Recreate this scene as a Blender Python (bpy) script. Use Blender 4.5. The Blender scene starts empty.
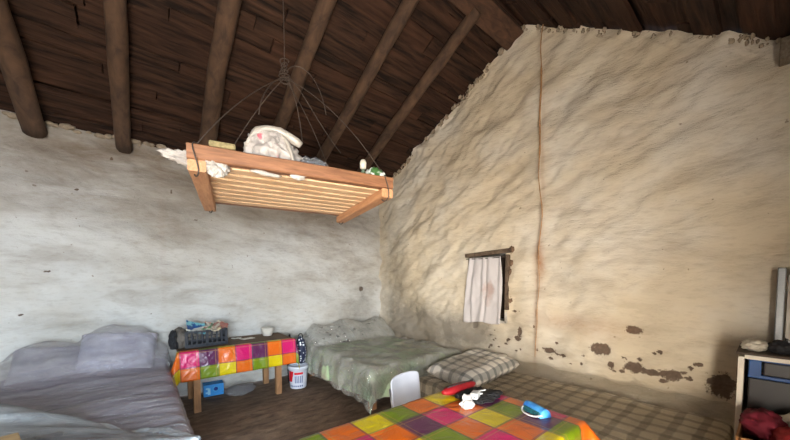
import bpy, bmesh, math, random
from mathutils import Vector, Matrix, Euler, noise
random.seed(7)
S = bpy.context.scene
COL = S.collection
PI = math.pi

# ---------------------------------------------------------------- camera, sky, lights, exposure
F_PX, PIT, HEAD, H = 310.0, math.radians(2.8), math.radians(50.5), 1.5
cam = bpy.data.cameras.new('camera')
cam.sensor_width = 36.0
cam.sensor_fit = 'HORIZONTAL'
cam.lens = F_PX / 790 * 36
cam.shift_y = 76 / 790
cam.clip_start = 0.05
camo = bpy.data.objects.new('camera', cam)
COL.objects.link(camo)
camo.location = (0, 0, H)
camo.rotation_euler = Euler((PI / 2 - PIT, 0, HEAD - PI / 2), 'XYZ')
S.camera = camo

w = bpy.data.worlds.new('world')
S.world = w
w.use_nodes = True
w.node_tree.nodes['Background'].inputs[0].default_value = (0.62, 0.78, 1.0, 1)
w.node_tree.nodes['Background'].inputs[1].default_value = 0.9


def area(name, loc, target, sx, sy, power, color, spread=180):
    l = bpy.data.lights.new(name, 'AREA')
    l.shape = 'RECTANGLE'
    l.size, l.size_y = sx, sy
    l.energy = power
    l.color = color
    l.spread = math.radians(spread)
    o = bpy.data.objects.new(name, l)
    COL.objects.link(o)
    o.location = loc
    d = Vector(target) - Vector(loc)
    o.rotation_euler = d.to_track_quat('-Z', 'Y').to_euler()
    return o


# daylight reaching in through the doorway of the front wall: the open sky beyond, the sunlit yard before the door, plus added fill lamps
area('sky_beyond_doorway', (-1.4, -5.2, 2.9), (-0.8, 0, 1.6), 5.6, 4.6, 2050, (0.78, 0.90, 1.0))
area('gable_warm_fill', (-6.2, -4.6, 1.7), (0.0, -0.6, 1.4), 5.5, 3.2, 2500, (1.0, 0.91, 0.78))  # added warm lamp outside, throws light through the doorway onto the gable
area('sunlit_yard', (-3.6, -2.8, 0.02), (-3.6, -2.8, 3), 6.5, 3.4, 1500, (1.0, 0.91, 0.80))
area('doorway_fill', (-0.7, -0.80, 1.1), (0.9, 4.0, 1.5), 1.8, 1.7, 8, (1.0, 0.93, 0.84))  # weak fill lamp added in the opening to soften the interior shadows

S.view_settings.view_transform = 'Standard'
S.view_settings.look = 'None'
S.view_settings.gamma = 1
S.view_settings.use_curve_mapping = False
S.view_settings.exposure = 0.72


# ---------------------------------------------------------------- helpers
def srgb(r, g, b):
    f = lambda c: (c / 255 / 12.92) if c / 255 <= 0.04045 else ((c / 255 + 0.055) / 1.055) ** 2.4
    return (f(r), f(g), f(b), 1)


class N:
    """small node helper"""
    def __init__(s, name):
        s.m = bpy.data.materials.new(name)
        s.m.use_nodes = True
        s.t = s.m.node_tree
        s.b = s.t.nodes['Principled BSDF']

    def n(s, typ, **kw):
        x = s.t.nodes.new(typ)
        for k, v in kw.items():
            setattr(x, k, v)
        return x

    def l(s, a, b):
        s.t.links.new(a, b)

    def mix(s, fac, a, b, mode='MIX'):
        x = s.n('ShaderNodeMix', data_type='RGBA', blend_type=mode)
        for sock, v in ((x.inputs[0], fac), (x.inputs[6], a), (x.inputs[7], b)):
            if hasattr(v, 'is_output'):
                s.l(v, sock)
            else:
                sock.default_value = v
        return x.outputs[2]

    def math(s, op, a, b=0.0, clamp=False):
        x = s.n('ShaderNodeMath', operation=op, use_clamp=clamp)
        for sock, v in ((x.inputs[0], a), (x.inputs[1], b)):
            if hasattr(v, 'is_output'):
                s.l(v, sock)
            else:
                sock.default_value = v
        return x.outputs[0]

    def coords(s, kind='Object', scale=(1, 1, 1), rot=(0, 0, 0)):
        tc = s.n('ShaderNodeTexCoord')
        mp = s.n('ShaderNodeMapping')
        mp.inputs['Scale'].default_value = scale
        mp.inputs['Rotation'].default_value = rot
        s.l(tc.outputs[kind], mp.inputs[0])
        return mp.outputs[0]

    def noise(s, vec, scale, detail=4, rough=0.55, dist=0.0):
        x = s.n('ShaderNodeTexNoise')
        x.inputs['Scale'].default_value = scale
        x.inputs['Detail'].default_value = detail
        x.inputs['Roughness'].default_value = rough
        x.inputs['Distortion'].default_value = dist
        s.l(vec, x.inputs['Vector'])
        return x.outputs[0]

    def ramp(s, fac, stops, interp='LINEAR'):
        x = s.n('ShaderNodeValToRGB')
        r = x.color_ramp
        r.interpolation = interp
        while len(r.elements) < len(stops):
            r.elements.new(0.5)
        for e, (p, c) in zip(r.elements, stops):
            e.position = p
            e.color = c
        s.l(fac, x.inputs[0])
        return x.outputs[0]

    def bump(s, h, strength, dist=0.01):
        x = s.n('ShaderNodeBump')
        x.inputs['Strength'].default_value = strength
        x.inputs['Distance'].default_value = dist
        s.l(h, x.inputs['Height'])
        s.l(x.outputs[0], s.b.inputs['Normal'])

    def set(s, **kw):
        for k, v in kw.items():
            sock = s.b.inputs[k]
            if hasattr(v, 'is_output'):
                s.l(v, sock)
            else:
                sock.default_value = v
        return s.m


G = lambda v: (v, v, v, 1)


def basic(name, rgb, rough=0.7, var=0.25, scale=12, bump=0.3, stretch=(1, 1, 1), metal=0.0, coat=0.0, alt=None):
    k = N(name)
    c = srgb(*rgb)
    dark = srgb(*alt) if alt else tuple(x * (1 - var) for x in c[:3]) + (1,)
    v = k.coords('Object', stretch)
    nz = k.noise(v, scale, 5)
    f = k.ramp(nz, [(0.35, G(0)), (0.65, G(1))])
    k.set(**{'Base Color': k.mix(f, dark, c), 'Roughness': rough, 'Metallic': metal, 'Coat Weight': coat})
    if bump:
        k.bump(nz, bump, 0.01)
    return k.m


def wood(name, light, dark, scale=6, rough=0.75, stretch=(1, 9, 9)):
    k = N(name)
    v = k.coords('Object', stretch)
    nz = k.noise(v, scale, 6, 0.6, 0.6)
    n2 = k.noise(k.coords('Object'), 3, 3)
    f = k.ramp(nz, [(0.3, G(0)), (0.7, G(1))])
    c = k.mix(f, srgb(*dark), srgb(*light))
    c = k.mix(k.math('MULTIPLY', n2, 0.5), c, srgb(*dark))
    k.set(**{'Base Color': c, 'Roughness': rough})
    k.bump(nz, 0.35, 0.006)
    return k.m


def glassy(name, tint, haze=0.25, rough=0.15, bump=0.8, scale=8, gloss=0.5, stretch=(1, 1, 1)):
    """clear plastic sheet: lets light through, with a hazy film and a glossy wrinkled skin"""
    k = N(name)
    v = k.coords('Object', stretch)
    n1 = k.noise(v, scale, 5, 0.6, 1.5)
    n2 = k.noise(v, scale * 0.45, 3, 0.5, 0.8)
    rid = k.math('ABSOLUTE', k.math('SUBTRACT', n1, 0.5))
    b = k.n('ShaderNodeBump')
    b.inputs['Strength'].default_value = bump
    b.inputs['Distance'].default_value = 0.16
    k.l(k.math('ADD', k.math('MULTIPLY', rid, -1.2), n2), b.inputs['Height'])
    tr = k.n('ShaderNodeBsdfTransparent')
    tr.inputs[0].default_value = (0.97, 0.97, 0.96, 1)
    df = k.n('ShaderNodeBsdfDiffuse')
    df.inputs[0].default_value = srgb(*tint)
    gl = k.n('ShaderNodeBsdfGlossy')
    gl.inputs['Roughness'].default_value = rough
    gl.inputs[0].default_value = (0.95, 0.95, 0.95, 1)
    k.l(b.outputs[0], gl.inputs['Normal'])
    m1 = k.n('ShaderNodeMixShader')
    hz = k.math('MULTIPLY', k.ramp(k.math('SUBTRACT', n2, k.math('MULTIPLY', rid, 0.8)), [(0.22, G(0.25)), (0.6, G(1))]), haze)
    k.l(hz, m1.inputs[0])
    k.l(tr.outputs[0], m1.inputs[1])
    k.l(df.outputs[0], m1.inputs[2])
    m2 = k.n('ShaderNodeMixShader')
    fr = k.n('ShaderNodeFresnel')
    fr.inputs['IOR'].default_value = 1.5
    k.l(b.outputs[0], fr.inputs['Normal'])
    k.l(k.math('MULTIPLY', k.math('ADD', fr.outputs[0], 0.04), gloss * 2, True), m2.inputs[0])
    k.l(m1.outputs[0], m2.inputs[1])
    k.l(gl.outputs[0], m2.inputs[2])
    k.l(m2.outputs[0], k.t.nodes['Material Output'].inputs[0])
    return k.m


def plaid_cloth(name):
    """oilcloth of bright squares, UV in squares"""
    k = N(name)
    tc = k.n('ShaderNodeTexCoord')
    sp = k.n('ShaderNodeSeparateXYZ')
    k.l(tc.outputs['UV'], sp.inputs[0])
    u, v = sp.outputs[0], sp.outputs[1]
    cu = k.math('FLOOR', k.math('FLOORED_MODULO', u, 3.0))
    cv = k.math('FLOOR', k.math('FLOORED_MODULO', v, 2.0))
    idx = k.math('DIVIDE', k.math('ADD', k.math('ADD', cu, k.math('MULTIPLY', cv, 3.0)), 0.5), 6.0)
    # row 0: orange, green, yellow ; row 1: pink, purple, orange
    cols = [(236, 112, 28), (122, 146, 22), (232, 208, 16), (222, 28, 112), (98, 36, 84), (240, 112, 24)]
    c = k.ramp(idx, [(i / 6, srgb(*q)) for i, q in enumerate(cols)], 'CONSTANT')
    fu = k.math('FRACT', u)
    fv = k.math('FRACT', v)
    # woven look: narrow dark and pale stripes beside every square edge
    l1 = k.math('MAXIMUM', k.math('LESS_THAN', fu, 0.07), k.math('LESS_THAN', fv, 0.07))
    l2 = k.math('MAXIMUM', k.math('COMPARE', fu, 0.88), k.math('COMPARE', fv, 0.88))
    for nd in k.t.nodes:
        if nd.type == 'MATH' and nd.operation == 'COMPARE':
            nd.inputs[2].default_value = 0.02
    c = k.mix(k.math('MULTIPLY', l1, 0.6), c, srgb(86, 70, 84))
    c = k.mix(k.math('MULTIPLY', l2, 0.4), c, srgb(210, 170, 90))
    nz = k.noise(k.coords('Object'), 9, 3, 0.5, 0.8)
    wv = k.noise(k.coords('UV', (60, 60, 60)), 6, 2)
    c = k.mix(k.math('MULTIPLY', wv, 0.45), c, (0.0, 0.0, 0.0, 1))
    k.set(**{'Base Color': c, 'Roughness': 0.3, 'Specular IOR Level': 0.45})
    k.bump(nz, 0.45, 0.03)
    return k.m


def plaid_blanket(name, base, line, period):
    k = N(name)
    tc = k.n('ShaderNodeTexCoord')
    nz0 = k.n('ShaderNodeTexNoise')
    nz0.inputs['Scale'].default_value = 5
    k.l(tc.outputs['UV'], nz0.inputs['Vector'])
    wob = k.n('ShaderNodeVectorMath', operation='MULTIPLY_ADD')
    k.l(nz0.outputs['Color'], wob.inputs[0])
    wob.inputs[1].default_value = (0.05, 0.05, 0)
    k.l(tc.outputs['UV'], wob.inputs[2])
    sp = k.n('ShaderNodeSeparateXYZ')
    k.l(wob.outputs[0], sp.inputs[0])
    res = []
    for o in sp.outputs[:2]:
        f = k.math('FRACT', k.math('DIVIDE', o, period))
        d = k.math('ABSOLUTE', k.math('SUBTRACT', f, 0.5))
        res.append(k.ramp(d, [(0.30, G(0)), (0.36, G(1))]))
    m = k.math('ADD', k.math('MULTIPLY', res[0], 0.62), k.math('MULTIPLY', res[1], 0.62), True)
    nz = k.noise(k.coords('Object'), 7, 4)
    c = k.mix(m, srgb(*base), srgb(*line))
    c = k.mix(k.math('MULTIPLY', nz, 0.4), c, srgb(*[x * 0.7 for x in base]))
    k.set(**{'Base Color': c, 'Roughness': 0.75})
    k.bump(nz, 0.4, 0.02)
    return k.m


def obj(name, bm, m, parent=None, smooth=True):
    me = bpy.data.meshes.new(name)
    bm.normal_update()
    bm.to_mesh(me)
    bm.free()
    if smooth:
        for p in me.polygons:
            p.use_smooth = True
    for x in (m if isinstance(m, (list, tuple)) else [m]):
        me.materials.append(x)
    o = bpy.data.objects.new(name, me)
    COL.objects.link(o)
    if parent:
        o.parent = parent
    return o


def tag(o, label=None, cat=None, group=None, kind=None):
    if label:
        o['label'] = label
    if cat:
        o['category'] = cat
    if group:
        o['group'] = group
    if kind:
        o['kind'] = kind
    return o


def empty(name, label, cat, loc=(0, 0, 0), rz=0.0, group=None, rot=None):
    o = bpy.data.objects.new(name, None)
    COL.objects.link(o)
    o.location = loc
    o.rotation_euler = rot if rot else (0, 0, rz)
    o.empty_display_size = 0.05
    return tag(o, label, cat, group)


def struct(o):
    o['kind'] = 'structure'
    return o


def nv(x, y, z, o=4):
    return noise.fractal(Vector((x, y, z)), 1.0, 2.0, o)


def box(bm, c, s, bevel=0.0, rot=None, seg=2):
    r = bmesh.ops.create_cube(bm, size=1.0)
    vs = r['verts']
    bmesh.ops.scale(bm, vec=s, verts=vs)
    if bevel:
        es = list({e for v in vs for e in v.link_edges})
        rb = bmesh.ops.bevel(bm, geom=es, offset=min(bevel, min(s) * 0.45), segments=seg, affect='EDGES', profile=0.6)
        vs = list({v for f in rb['faces'] for v in f.verts} | {v for v in vs if v.is_valid})
    if rot:
        bmesh.ops.rotate(bm, cent=(0, 0, 0), matrix=Euler(rot).to_matrix(), verts=vs)
    bmesh.ops.translate(bm, vec=c, verts=vs)
    return vs


def boxo(name, c, s, m, parent=None, bevel=0.004, rot=None):
    bm = bmesh.new()
    box(bm, c, s, bevel, rot)
    return obj(name, bm, m, parent, smooth=False)


def tube(bm, pts, r, seg=8, cap=True, wob=0.0, seed=0):
    """swept tube through pts; r a number or a list"""
    pts = [Vector(p) for p in pts]
    n = len(pts)
    rs = r if isinstance(r, (list, tuple)) else [r] * n
    t0 = (pts[1] - pts[0]).normalized()
    up = Vector((0, 0, 1)) if abs(t0.z) < 0.9 else Vector((1, 0, 0))
    a = t0.cross(up).normalized()
    rings = []
    for i, p in enumerate(pts):
        t = (pts[min(i + 1, n - 1)] - pts[max(i - 1, 0)])
        t = t.normalized() if t.length > 1e-9 else t0
        a = (a - t * a.dot(t)).normalized()
        b = t.cross(a)
        ring = []
        for k in range(seg):
            an = 2 * PI * k / seg
            rr = rs[i] * (1 + wob * noise.noise(Vector((math.cos(an) * 1.3 + seed * 7.3, math.sin(an) * 1.3, i * 0.5 + seed))))
            ring.append(bm.verts.new(p + (a * math.cos(an) + b * math.sin(an)) * rr))
        rings.append(ring)
    for i in range(n - 1):
        for k in range(seg):
            bm.faces.new((rings[i][k], rings[i][(k + 1) % seg], rings[i + 1][(k + 1) % seg], rings[i + 1][k]))
    if cap:
        bm.faces.new(rings[0][::-1])
        bm.faces.new(rings[-1])


def bez(p0, p1, p2, p3, n=12):
    out = []
    p0, p1, p2, p3 = map(Vector, (p0, p1, p2, p3))
    for i in range(n + 1):
        t = i / n
        out.append(p0 * (1 - t) ** 3 + p1 * 3 * t * (1 - t) ** 2 + p2 * 3 * t * t * (1 - t) + p3 * t ** 3)
    return out


def crumple(bm, c, s, amp=0.18, freq=2.2, sub=4, seed=0, flat=True, ridge=True, rot=None):
    """crumpled soft lump, bottom pressed flat; c is the centre of its base"""
    r = bmesh.ops.create_icosphere(bm, subdivisions=sub, radius=1.0)
    vs = r['verts']
    for v in vs:
        d = v.co.normalized()
        q = d * freq + Vector((seed * 3.1, seed * 1.7, seed * 5.3))
        n = noise.fractal(q, 0.9, 2.1, 3)
        if ridge:
            n = n * 0.4 + (0.35 - abs(noise.noise(q * 1.4)) * 1.3)
            n += 0.35 * (0.3 - abs(noise.noise(q * 3.1)))
        v.co = d * (1 + amp * n)
        if flat and v.co.z < -0.75:
            v.co.z = -0.75 + (v.co.z + 0.75) * 0.1
    zmin = min(v.co.z for v in vs)
    M = Euler(rot).to_matrix() if rot else None
    for v in vs:
        x = Vector((v.co.x * s[0], v.co.y * s[1], (v.co.z - zmin) * s[2]))
        if M:
            x = M @ x
        v.co = x + Vector(c)


def lathe(bm, prof, c=(0, 0, 0), seg=28):
    rings = []
    for r, z in prof:
        rings.append([bm.verts.new((c[0] + r * math.cos(2 * PI * k / seg), c[1] + r * math.sin(2 * PI * k / seg), c[2] + z)) for k in range(seg)])
    for i in range(len(rings) - 1):
        for k in range(seg):
            bm.faces.new((rings[i][k], rings[i][(k + 1) % seg], rings[i + 1][(k + 1) % seg], rings[i + 1][k]))
    return rings


def drape(x0, x1, y0, y1, ztop, drops, r=0.04, step=0.03, hf=None, fold=0.012, ffreq=9.0, seed=0, uvscale=1.0, uvo=(0, 0), flare=0.06, rise=None, zmin=None, uflip=1, cflare=0.0, cside=True):
    """cloth laid over a box top; drops = (x0 side, x1 side, y0 side, y1 side) overhang lengths.
    rise: a wall side ('x1','y1') where the sheet climbs instead of dropping"""
    bm = bmesh.new()
    uvl = bm.loops.layers.uv.new('UVMap')
    a0, a1, b0, b1 = x0 - drops[0], x1 + drops[1], y0 - drops[2], y1 + drops[3]
    nx = max(2, int(round((a1 - a0) / step)))
    ny = max(2, int(round((b1 - b0) / step)))
    V = {}
    UV = {}
    for i in range(nx + 1):
        for j in range(ny + 1):
            s = a0 + (a1 - a0) * i / nx
            t = b0 + (b1 - b0) * j / ny
            ex = s - x0 if s < x0 else (s - x1 if s > x1 else 0.0)
            ey = t - y0 if t < y0 else (t - y1 if t > y1 else 0.0)
            bx = min(max(s, x0), x1)
            by = min(max(t, y0), y1)
            z = ztop
            up = 0.0
            if rise == 'x1' and ex > 0:
                up = ex
                ex = 0.0
            if rise == 'y1' and ey > 0:
                up = ey
                ey = 0.0
            e = math.hypot(ex, ey)
            px, py = bx, by
            if hf:
                z += hf(bx, by)
            if e > 1e-9:
                dx, dy = ex / e, ey / e
                if e < r * PI / 2:
                    out, dn = r * math.sin(e / r), r * (1 - math.cos(e / r))
                else:
                    dn = r + e - r * PI / 2
                    out = r + (flare + cflare * 2 * abs(dx * dy) * (1 if dx < 0 or cside else 0)) * (dn - r)
                    w = min(1.0, (dn - r) / 0.15)
                    along = s if abs(dx) < abs(dy) else t
                    out += w * fold * (noise.noise(Vector((along * ffreq, seed * 3.7, dn * 1.5))) + 0.6 * noise.noise(Vector((along * ffreq * 2.3, seed * 1.7 + 9, dn * 3)))) + w * fold * 0.4
                px += dx * out
                py += dy * out
                z -= dn
            z += up
            if zmin is not None and z < zmin:
                z = zmin
            V[i, j] = bm.verts.new((px, py, z))
            UV[V[i, j]] = (uflip * (s - uvo[0]) * uvscale, (t - uvo[1]) * uvscale)
    for i in range(nx):
        for j in range(ny):
            f = bm.faces.new((V[i, j], V[i + 1, j], V[i + 1, j + 1], V[i, j + 1]))
            for lp in f.loops:
                lp[uvl].uv = UV[lp.vert]
    return bm


def thick(o, t, offset=1.0):
    m = o.modifiers.new('thickness', 'SOLIDIFY')
    m.thickness = t
    m.offset = offset
    return o


# ---------------------------------------------------------------- room dimensions
XL, XG = -2.9, 3.6            # left wall, gable wall
YF, YB = -0.85, 4.85          # front wall, back wall
YR, ZR = 1.97, 4.5            # ridge


def roofz(y):
    if y >= YR:
        return 3.14 + (ZR - 3.14) * (YB - y) / (YB - YR)
    return 3.2 + (ZR - 3.2) * y / YR


# ---------------------------------------------------------------- wall material
def plaster(name, white, warm, grime, rot, stretch, patch=True):
    k = N(name)
    P = k.coords('Object')
    Q = k.coords('Object', stretch, rot)
    big = k.noise(P, 0.9, 4, 0.6)
    med = k.noise(Q, 3.2, 6, 0.62, 0.4)
    fine = k.noise(Q, 22, 6, 0.65)
    grit = k.noise(P, 90, 3, 0.6)
    c = k.mix(k.ramp(big, [(0.4, G(0)), (0.62, G(1))]), srgb(*white), srgb(*warm))
    c = k.mix(k.math('MULTIPLY', k.ramp(med, [(0.5, G(0)), (0.78, G(1))]), 0.55), c, srgb(*grime))
    c = k.mix(k.math('MULTIPLY', k.ramp(fine, [(0.52, G(0)), (0.8, G(1))]), 0.35), c, srgb(*grime))
    spots = k.noise(P, 17, 2, 0.5)
    c = k.mix(k.math('MULTIPLY', k.ramp(spots, [(0.73, G(0)), (0.76, G(1))]), 0.6), c, srgb(112, 92, 74))
    if patch:
        at = k.n('ShaderNodeAttribute', attribute_name='patch')
        pn = k.noise(P, 22, 6, 0.75)
        pf = k.ramp(k.math('ADD', at.outputs['Fac'], k.math('MULTIPLY', k.math('SUBTRACT', pn, 0.5), 1.15)), [(0.44, G(0)), (0.54, G(1))])
        stone = k.mix(k.noise(P, 40, 4), srgb(50, 38, 32), srgb(116, 94, 80))
        c = k.mix(k.math('MULTIPLY', pf, 0.92), c, stone)
        a2 = k.n('ShaderNodeAttribute', attribute_name='damp')
        df = k.ramp(k.math('MULTIPLY', a2.outputs['Fac'], k.math('ADD', k.noise(P, 7, 6, 0.7), 0.3)), [(0.25, G(0)), (0.75, G(1))])
        c = k.mix(k.math('MULTIPLY', df, 0.75), c, srgb(118, 112, 104))
        a4 = k.n('ShaderNodeAttribute', attribute_name='browning')
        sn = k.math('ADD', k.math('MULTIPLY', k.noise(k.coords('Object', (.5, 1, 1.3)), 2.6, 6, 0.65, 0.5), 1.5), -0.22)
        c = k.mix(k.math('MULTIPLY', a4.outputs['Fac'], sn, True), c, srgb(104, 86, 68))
        a3 = k.n('ShaderNodeAttribute', attribute_name='rust')
        rf = k.math('MULTIPLY', a3.outputs['Fac'], k.math('ADD', k.noise(P, 9, 5, 0.7), 0.1), True)
        c = k.mix(rf, c, srgb(150, 98, 56))
    h = k.math('ADD', k.math('MULTIPLY', med, 1.0), k.math('ADD', k.math('MULTIPLY', fine, 0.4), k.math('MULTIPLY', grit, 0.05)))
    k.set(**{'Base Color': c, 'Roughness': 0.92, 'Specular IOR Level': 0.15})
    k.bump(h, 0.45, 0.06)
    return k.m


M_gable = plaster('gable_plaster', (216, 209, 196), (208, 194, 170), (150, 132, 108), (math.radians(28), 0, 0), (1, 0.45, 1.5))
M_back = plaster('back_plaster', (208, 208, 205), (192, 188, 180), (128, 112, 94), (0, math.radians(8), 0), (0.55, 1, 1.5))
M_mortar = basic('mortar', (176, 160, 138), 0.95, 0.4, 18, 0.8)

# fallen plaster on the gable: (y, z, ry, rz)
PATCH = [(0.82, 1.03, .065, .04), (1.07, .81, .085, .06), (.79, .685, .075, .05), (.66, .67, .085, .03), (.54, .675, .085, .045),
         (.225, .65, .085, .09), (1.94, .86, .03, .07), (1.97, .79, .045, .03), (1.60, .70, .07, .03), (1.44, .67, .035, .022),
         (2.60, .90, .04, .07), (.98, .67, .025, .04), (.36, .80, .03, .018), (1.52, .80, .025, .015),
         (2.03, 1.12, .035, .015), (.62, .86, .03, .018)]
_r = random.Random(5)
for _ in range(34):
    PATCH.append((_r.uniform(0.05, 2.5), .60 + abs(_r.gauss(0, .14)), _r.uniform(.014, .03), _r.uniform(.01, .02)))
DAMP = [(4.3, 1.0, .7, .8, .45), (3.3, .8, .8, .4, .6), (3.9, .7, .7, .3, .8), (2.6, .8, .4, .25, .9), (4.4, 2.1, .5, .9, .6)]
RUST = [(1.73, 1.75, .06, .25, .9), (1.75, 1.0, .02, .6, .7), (1.72, 2.7, .025, 1.0, .5), (1.45, 1.05, .4, .1, .45), (1.1, 1.0, .3, .12, .3)]

WIN = (2.15, 2.68, 0.98, 1.85)  # window opening y0 y1 z0 z1


def gauss(y, z, L):
    s = 0
    for p in L:
        a = ((y - p[0]) / p[2]) ** 2 + ((z - p[1]) / p[3]) ** 2
        if a < 6:
            s += p[4] * math.exp(-a)
    return s


def wall_gable():
    bm = bmesh.new()
    lp, ld, lr = (bm.verts.layers.float.new(n) for n in ('patch', 'damp', 'rust'))
    st = 0.022
    ny = int((YB + 0.1 - YF) / st)
    nz = 200
    ca, sa = math.cos(math.radians(27)), math.sin(math.radians(27))
    V = []
    for i in range(ny + 1):
        y = YF + (YB + 0.1 - YF) * i / ny
        top = roofz(y) + 0.02
        row = []
        for j in range(nz + 1):
            z = top * j / nz
            a = y * ca - z * sa
            b = y * sa + z * ca
            # trowelled lumps, stretched along one diagonal
            d = 0.04 * nv(y * 0.7, z * 0.7, 3.3, 3) + 0.05 * nv(a * 2.1 + 5, b * 3.6, 1.0, 3)
            rg = abs(noise.noise(Vector((a * 2.2 + 11, b * 6.0, 4.0))))
            d += 0.018 * (0.3 - rg)
            d += 0.006 * nv(a * 8, b * 17, 8, 2)
            pm = 0.0
            for p in PATCH:
                q = math.hypot((y - p[0]) / p[2], (z - p[1]) / p[3])
                pm = max(pm, 1 - q * 0.5)
            pm = max(pm, 0)
            wv = min(1, max(0, (pm - 0.42) / 0.12))
            d -= wv * 0.014
            if z > top - 0.12:
                d += 0.03 * nv(y * 8, z * 8, 2, 2)
            v = bm.verts.new((XG - d, y, z))
            v[lp], v[ld], v[lr] = pm, gauss(y, z, DAMP), gauss(y, z, RUST)
            row.append(v)
        V.append(row)
    for i in range(ny):
        for j in range(nz):
            q = (V[i][j], V[i][j + 1], V[i + 1][j + 1], V[i + 1][j])
            cy = sum(v.co.y for v in q) / 4
            cz = sum(v.co.z for v in q) / 4
            if WIN[0] < cy < WIN[1] and WIN[2] < cz < WIN[3]:
                continue
            bm.faces.new(q)
    o = obj('wall_right', bm, M_gable)
    return struct(o)


def wall_back():
    bm = bmesh.new()
    lp, ld, lr = (bm.verts.layers.float.new(n) for n in ('patch', 'damp', 'rust'))
    ls = bm.verts.layers.float.new('browning')
    BROWNING = [(-.6, 2.95, 1.3, .5, .9), (.9, 2.75, 1.2, .45, .8), (2.6, 2.6, 1.1, .6, .8), (-.3, 2.3, 1.0, .16, .5), (.6, 2.05, .8, .14, .4), (-2.2, 2.8, 1, .6, .7), (-.6, 1.75, .5, .12, .35)]  # darker brown blotches, mostly high on the back wall
    BP = [(-.35, 1.05, .03, .012), (.35, 2.62, .014, .024), (.6, 2.3, .02, .01), (-.2, 2.9, .02, .015), (3.2, 1.35, .04, .05), (-.95, 1.15, .02, .008), (-.5, 2.5, .018, .012), (.1, 1.1, .02, .008), (-.75, 1.6, .02, .01)]
    BD = [(3.3, 1.2, .4, .8, .45), (2.8, .9, .6, .3, .5), (-.4, 1.0, .6, .12, .5), (.2, 1.35, .5, .1, .35), (1.5, 1.25, .4, .1, .3)]
    st = 0.03
    nx = int((XG + 0.08 - XL) / st)
    top = roofz(YB) + 0.03
    nz = int(top / 0.028)
    V = []
    for i in range(nx + 1):
        x = XL + (XG + 0.08 - XL) * i / nx
        row = []
        for j in range(nz + 1):
            z = top * j / nz
            d = 0.04 * nv(x * 0.8 + 20, z * 0.8, 7.3, 3) + 0.032 * nv(x * 1.6 + 3, z * 4.2 + x * .7, 5.0, 4)
            d += 0.028 * (0.3 - abs(noise.noise(Vector((x * 2.0 + 1, z * 6.0 + x * 1.1, 2.0)))))
            d += 0.009 * nv(x * 8, z * 17, 1, 3)
            pm = 0.0
            for p in BP:
                q = math.hypot((x - p[0]) / p[2], (z - p[1]) / p[3])
                pm = max(pm, 1 - q * 0.5)
            v = bm.verts.new((x, YB - d, z))
            v[lp] = max(pm, 0)
            v[ld] = gauss(x, z, BD)
            v[ls] = gauss(x, z, BROWNING)
            v[lr] = gauss(x, z, [(.24, 2.0, .015, .9, .25)])
            row.append(v)
        V.append(row)
    for i in range(nx):
        for j in range(nz):
            bm.faces.new((V[i][j], V[i + 1][j], V[i + 1][j + 1], V[i][j + 1]))
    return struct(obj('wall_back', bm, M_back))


wall_gable()
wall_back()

# left and front walls (behind and beside the camera), the doorway in the front wall
bm = bmesh.new()
ys = [YF + (YB - YF) * i / 24 for i in range(25)]
lo = [bm.verts.new((XL, y, 0)) for y in ys]
hi = [bm.verts.new((XL, y, roofz(y) + 0.02)) for y in ys]
for i in range(24):
    bm.faces.new((lo[i], lo[i + 1], hi[i + 1], hi[i]))
struct(obj('wall_left', bm, M_back, smooth=False))
DX0, DX1, DZ = -1.8, 0.3, 2.05
bm = bmesh.new()
ht = roofz(YF) + 0.02
for x0, x1, z0, z1 in ((XL, DX0, 0, ht), (DX1, XG, 0, ht), (DX0, DX1, DZ, ht)):
    box(bm, ((x0 + x1) / 2, YF - 0.15, (z0 + z1) / 2), (x1 - x0, 0.3, z1 - z0))
struct(obj('wall_front', bm, M_gable, smooth=False))

# floor of trodden earth
k = N('earth_floor')
P = k.coords('Object')
Q = k.coords('Object', (1.0, 2.4, 1), (0, 0, math.radians(-12)))
a = k.noise(Q, 5, 6, 0.65, 0.5)
b = k.noise(P, 40, 4, 0.6)
c = k.mix(k.ramp(a, [(0.35, G(0)), (0.68, G(1))]), srgb(92, 74, 60), srgb(150, 126, 104))
c = k.mix(k.math('MULTIPLY', b, 0.4), c, srgb(80, 64, 52))
k.set(**{'Base Color': c, 'Roughness': 0.9})
k.bump(k.math('ADD', a, k.math('MULTIPLY', b, 0.3)), 0.6, 0.03)
M_floor = k.m
bm = bmesh.new()
nx, ny = 90, 80
V = [[bm.verts.new((XL - 0.1 + (XG - XL + 0.3) * i / nx, YF - 0.3 + (YB - YF + 0.5) * j / ny, 0)) for j in range(ny + 1)] for i in range(nx + 1)]
for r in V:
    for v in r:
        v.co.z = -0.012 + 0.01 * nv(v.co.x * 2.2, v.co.y * 2.2, 0, 3)
for i in range(nx):
    for j in range(ny):
        bm.faces.new((V[i][j], V[i + 1][j], V[i + 1][j + 1], V[i][j + 1]))
struct(obj('floor', bm, M_floor))
M_yard = basic('yard_earth', (176, 150, 118), 0.95, 0.3, 6, 0.4)
struct(boxo('trim_1', (-0.35, -3.2, -0.12), (9, 4.1, 0.16), M_yard, None, 0))
bpy.data.objects['trim_1'].name = 'ground'

# roof boards
k = N('roof_boards')
at = k.n('ShaderNodeAttribute', attribute_name='tone')
Q = k.coords('Object', (1.0, 9, 9))
g1 = k.noise(Q, 2.2, 4, 0.55, 0.4)
g2 = k.noise(k.coords('Object'), 2.2, 4)
c = k.mix(k.ramp(g1, [(0.36, G(0)), (0.68, G(1))]), srgb(28, 20, 16), srgb(84, 59, 45))
c = k.mix(at.outputs['Fac'], c, srgb(92, 60, 44))
c = k.mix(k.math('MULTIPLY', g2, 0.55), c, srgb(30, 21, 17))
k.set(**{'Base Color': c, 'Roughness': 0.85, 'Specular IOR Level': 0.2})
k.bump(g1, 0.8, 0.03)
M_boards = k.m


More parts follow.
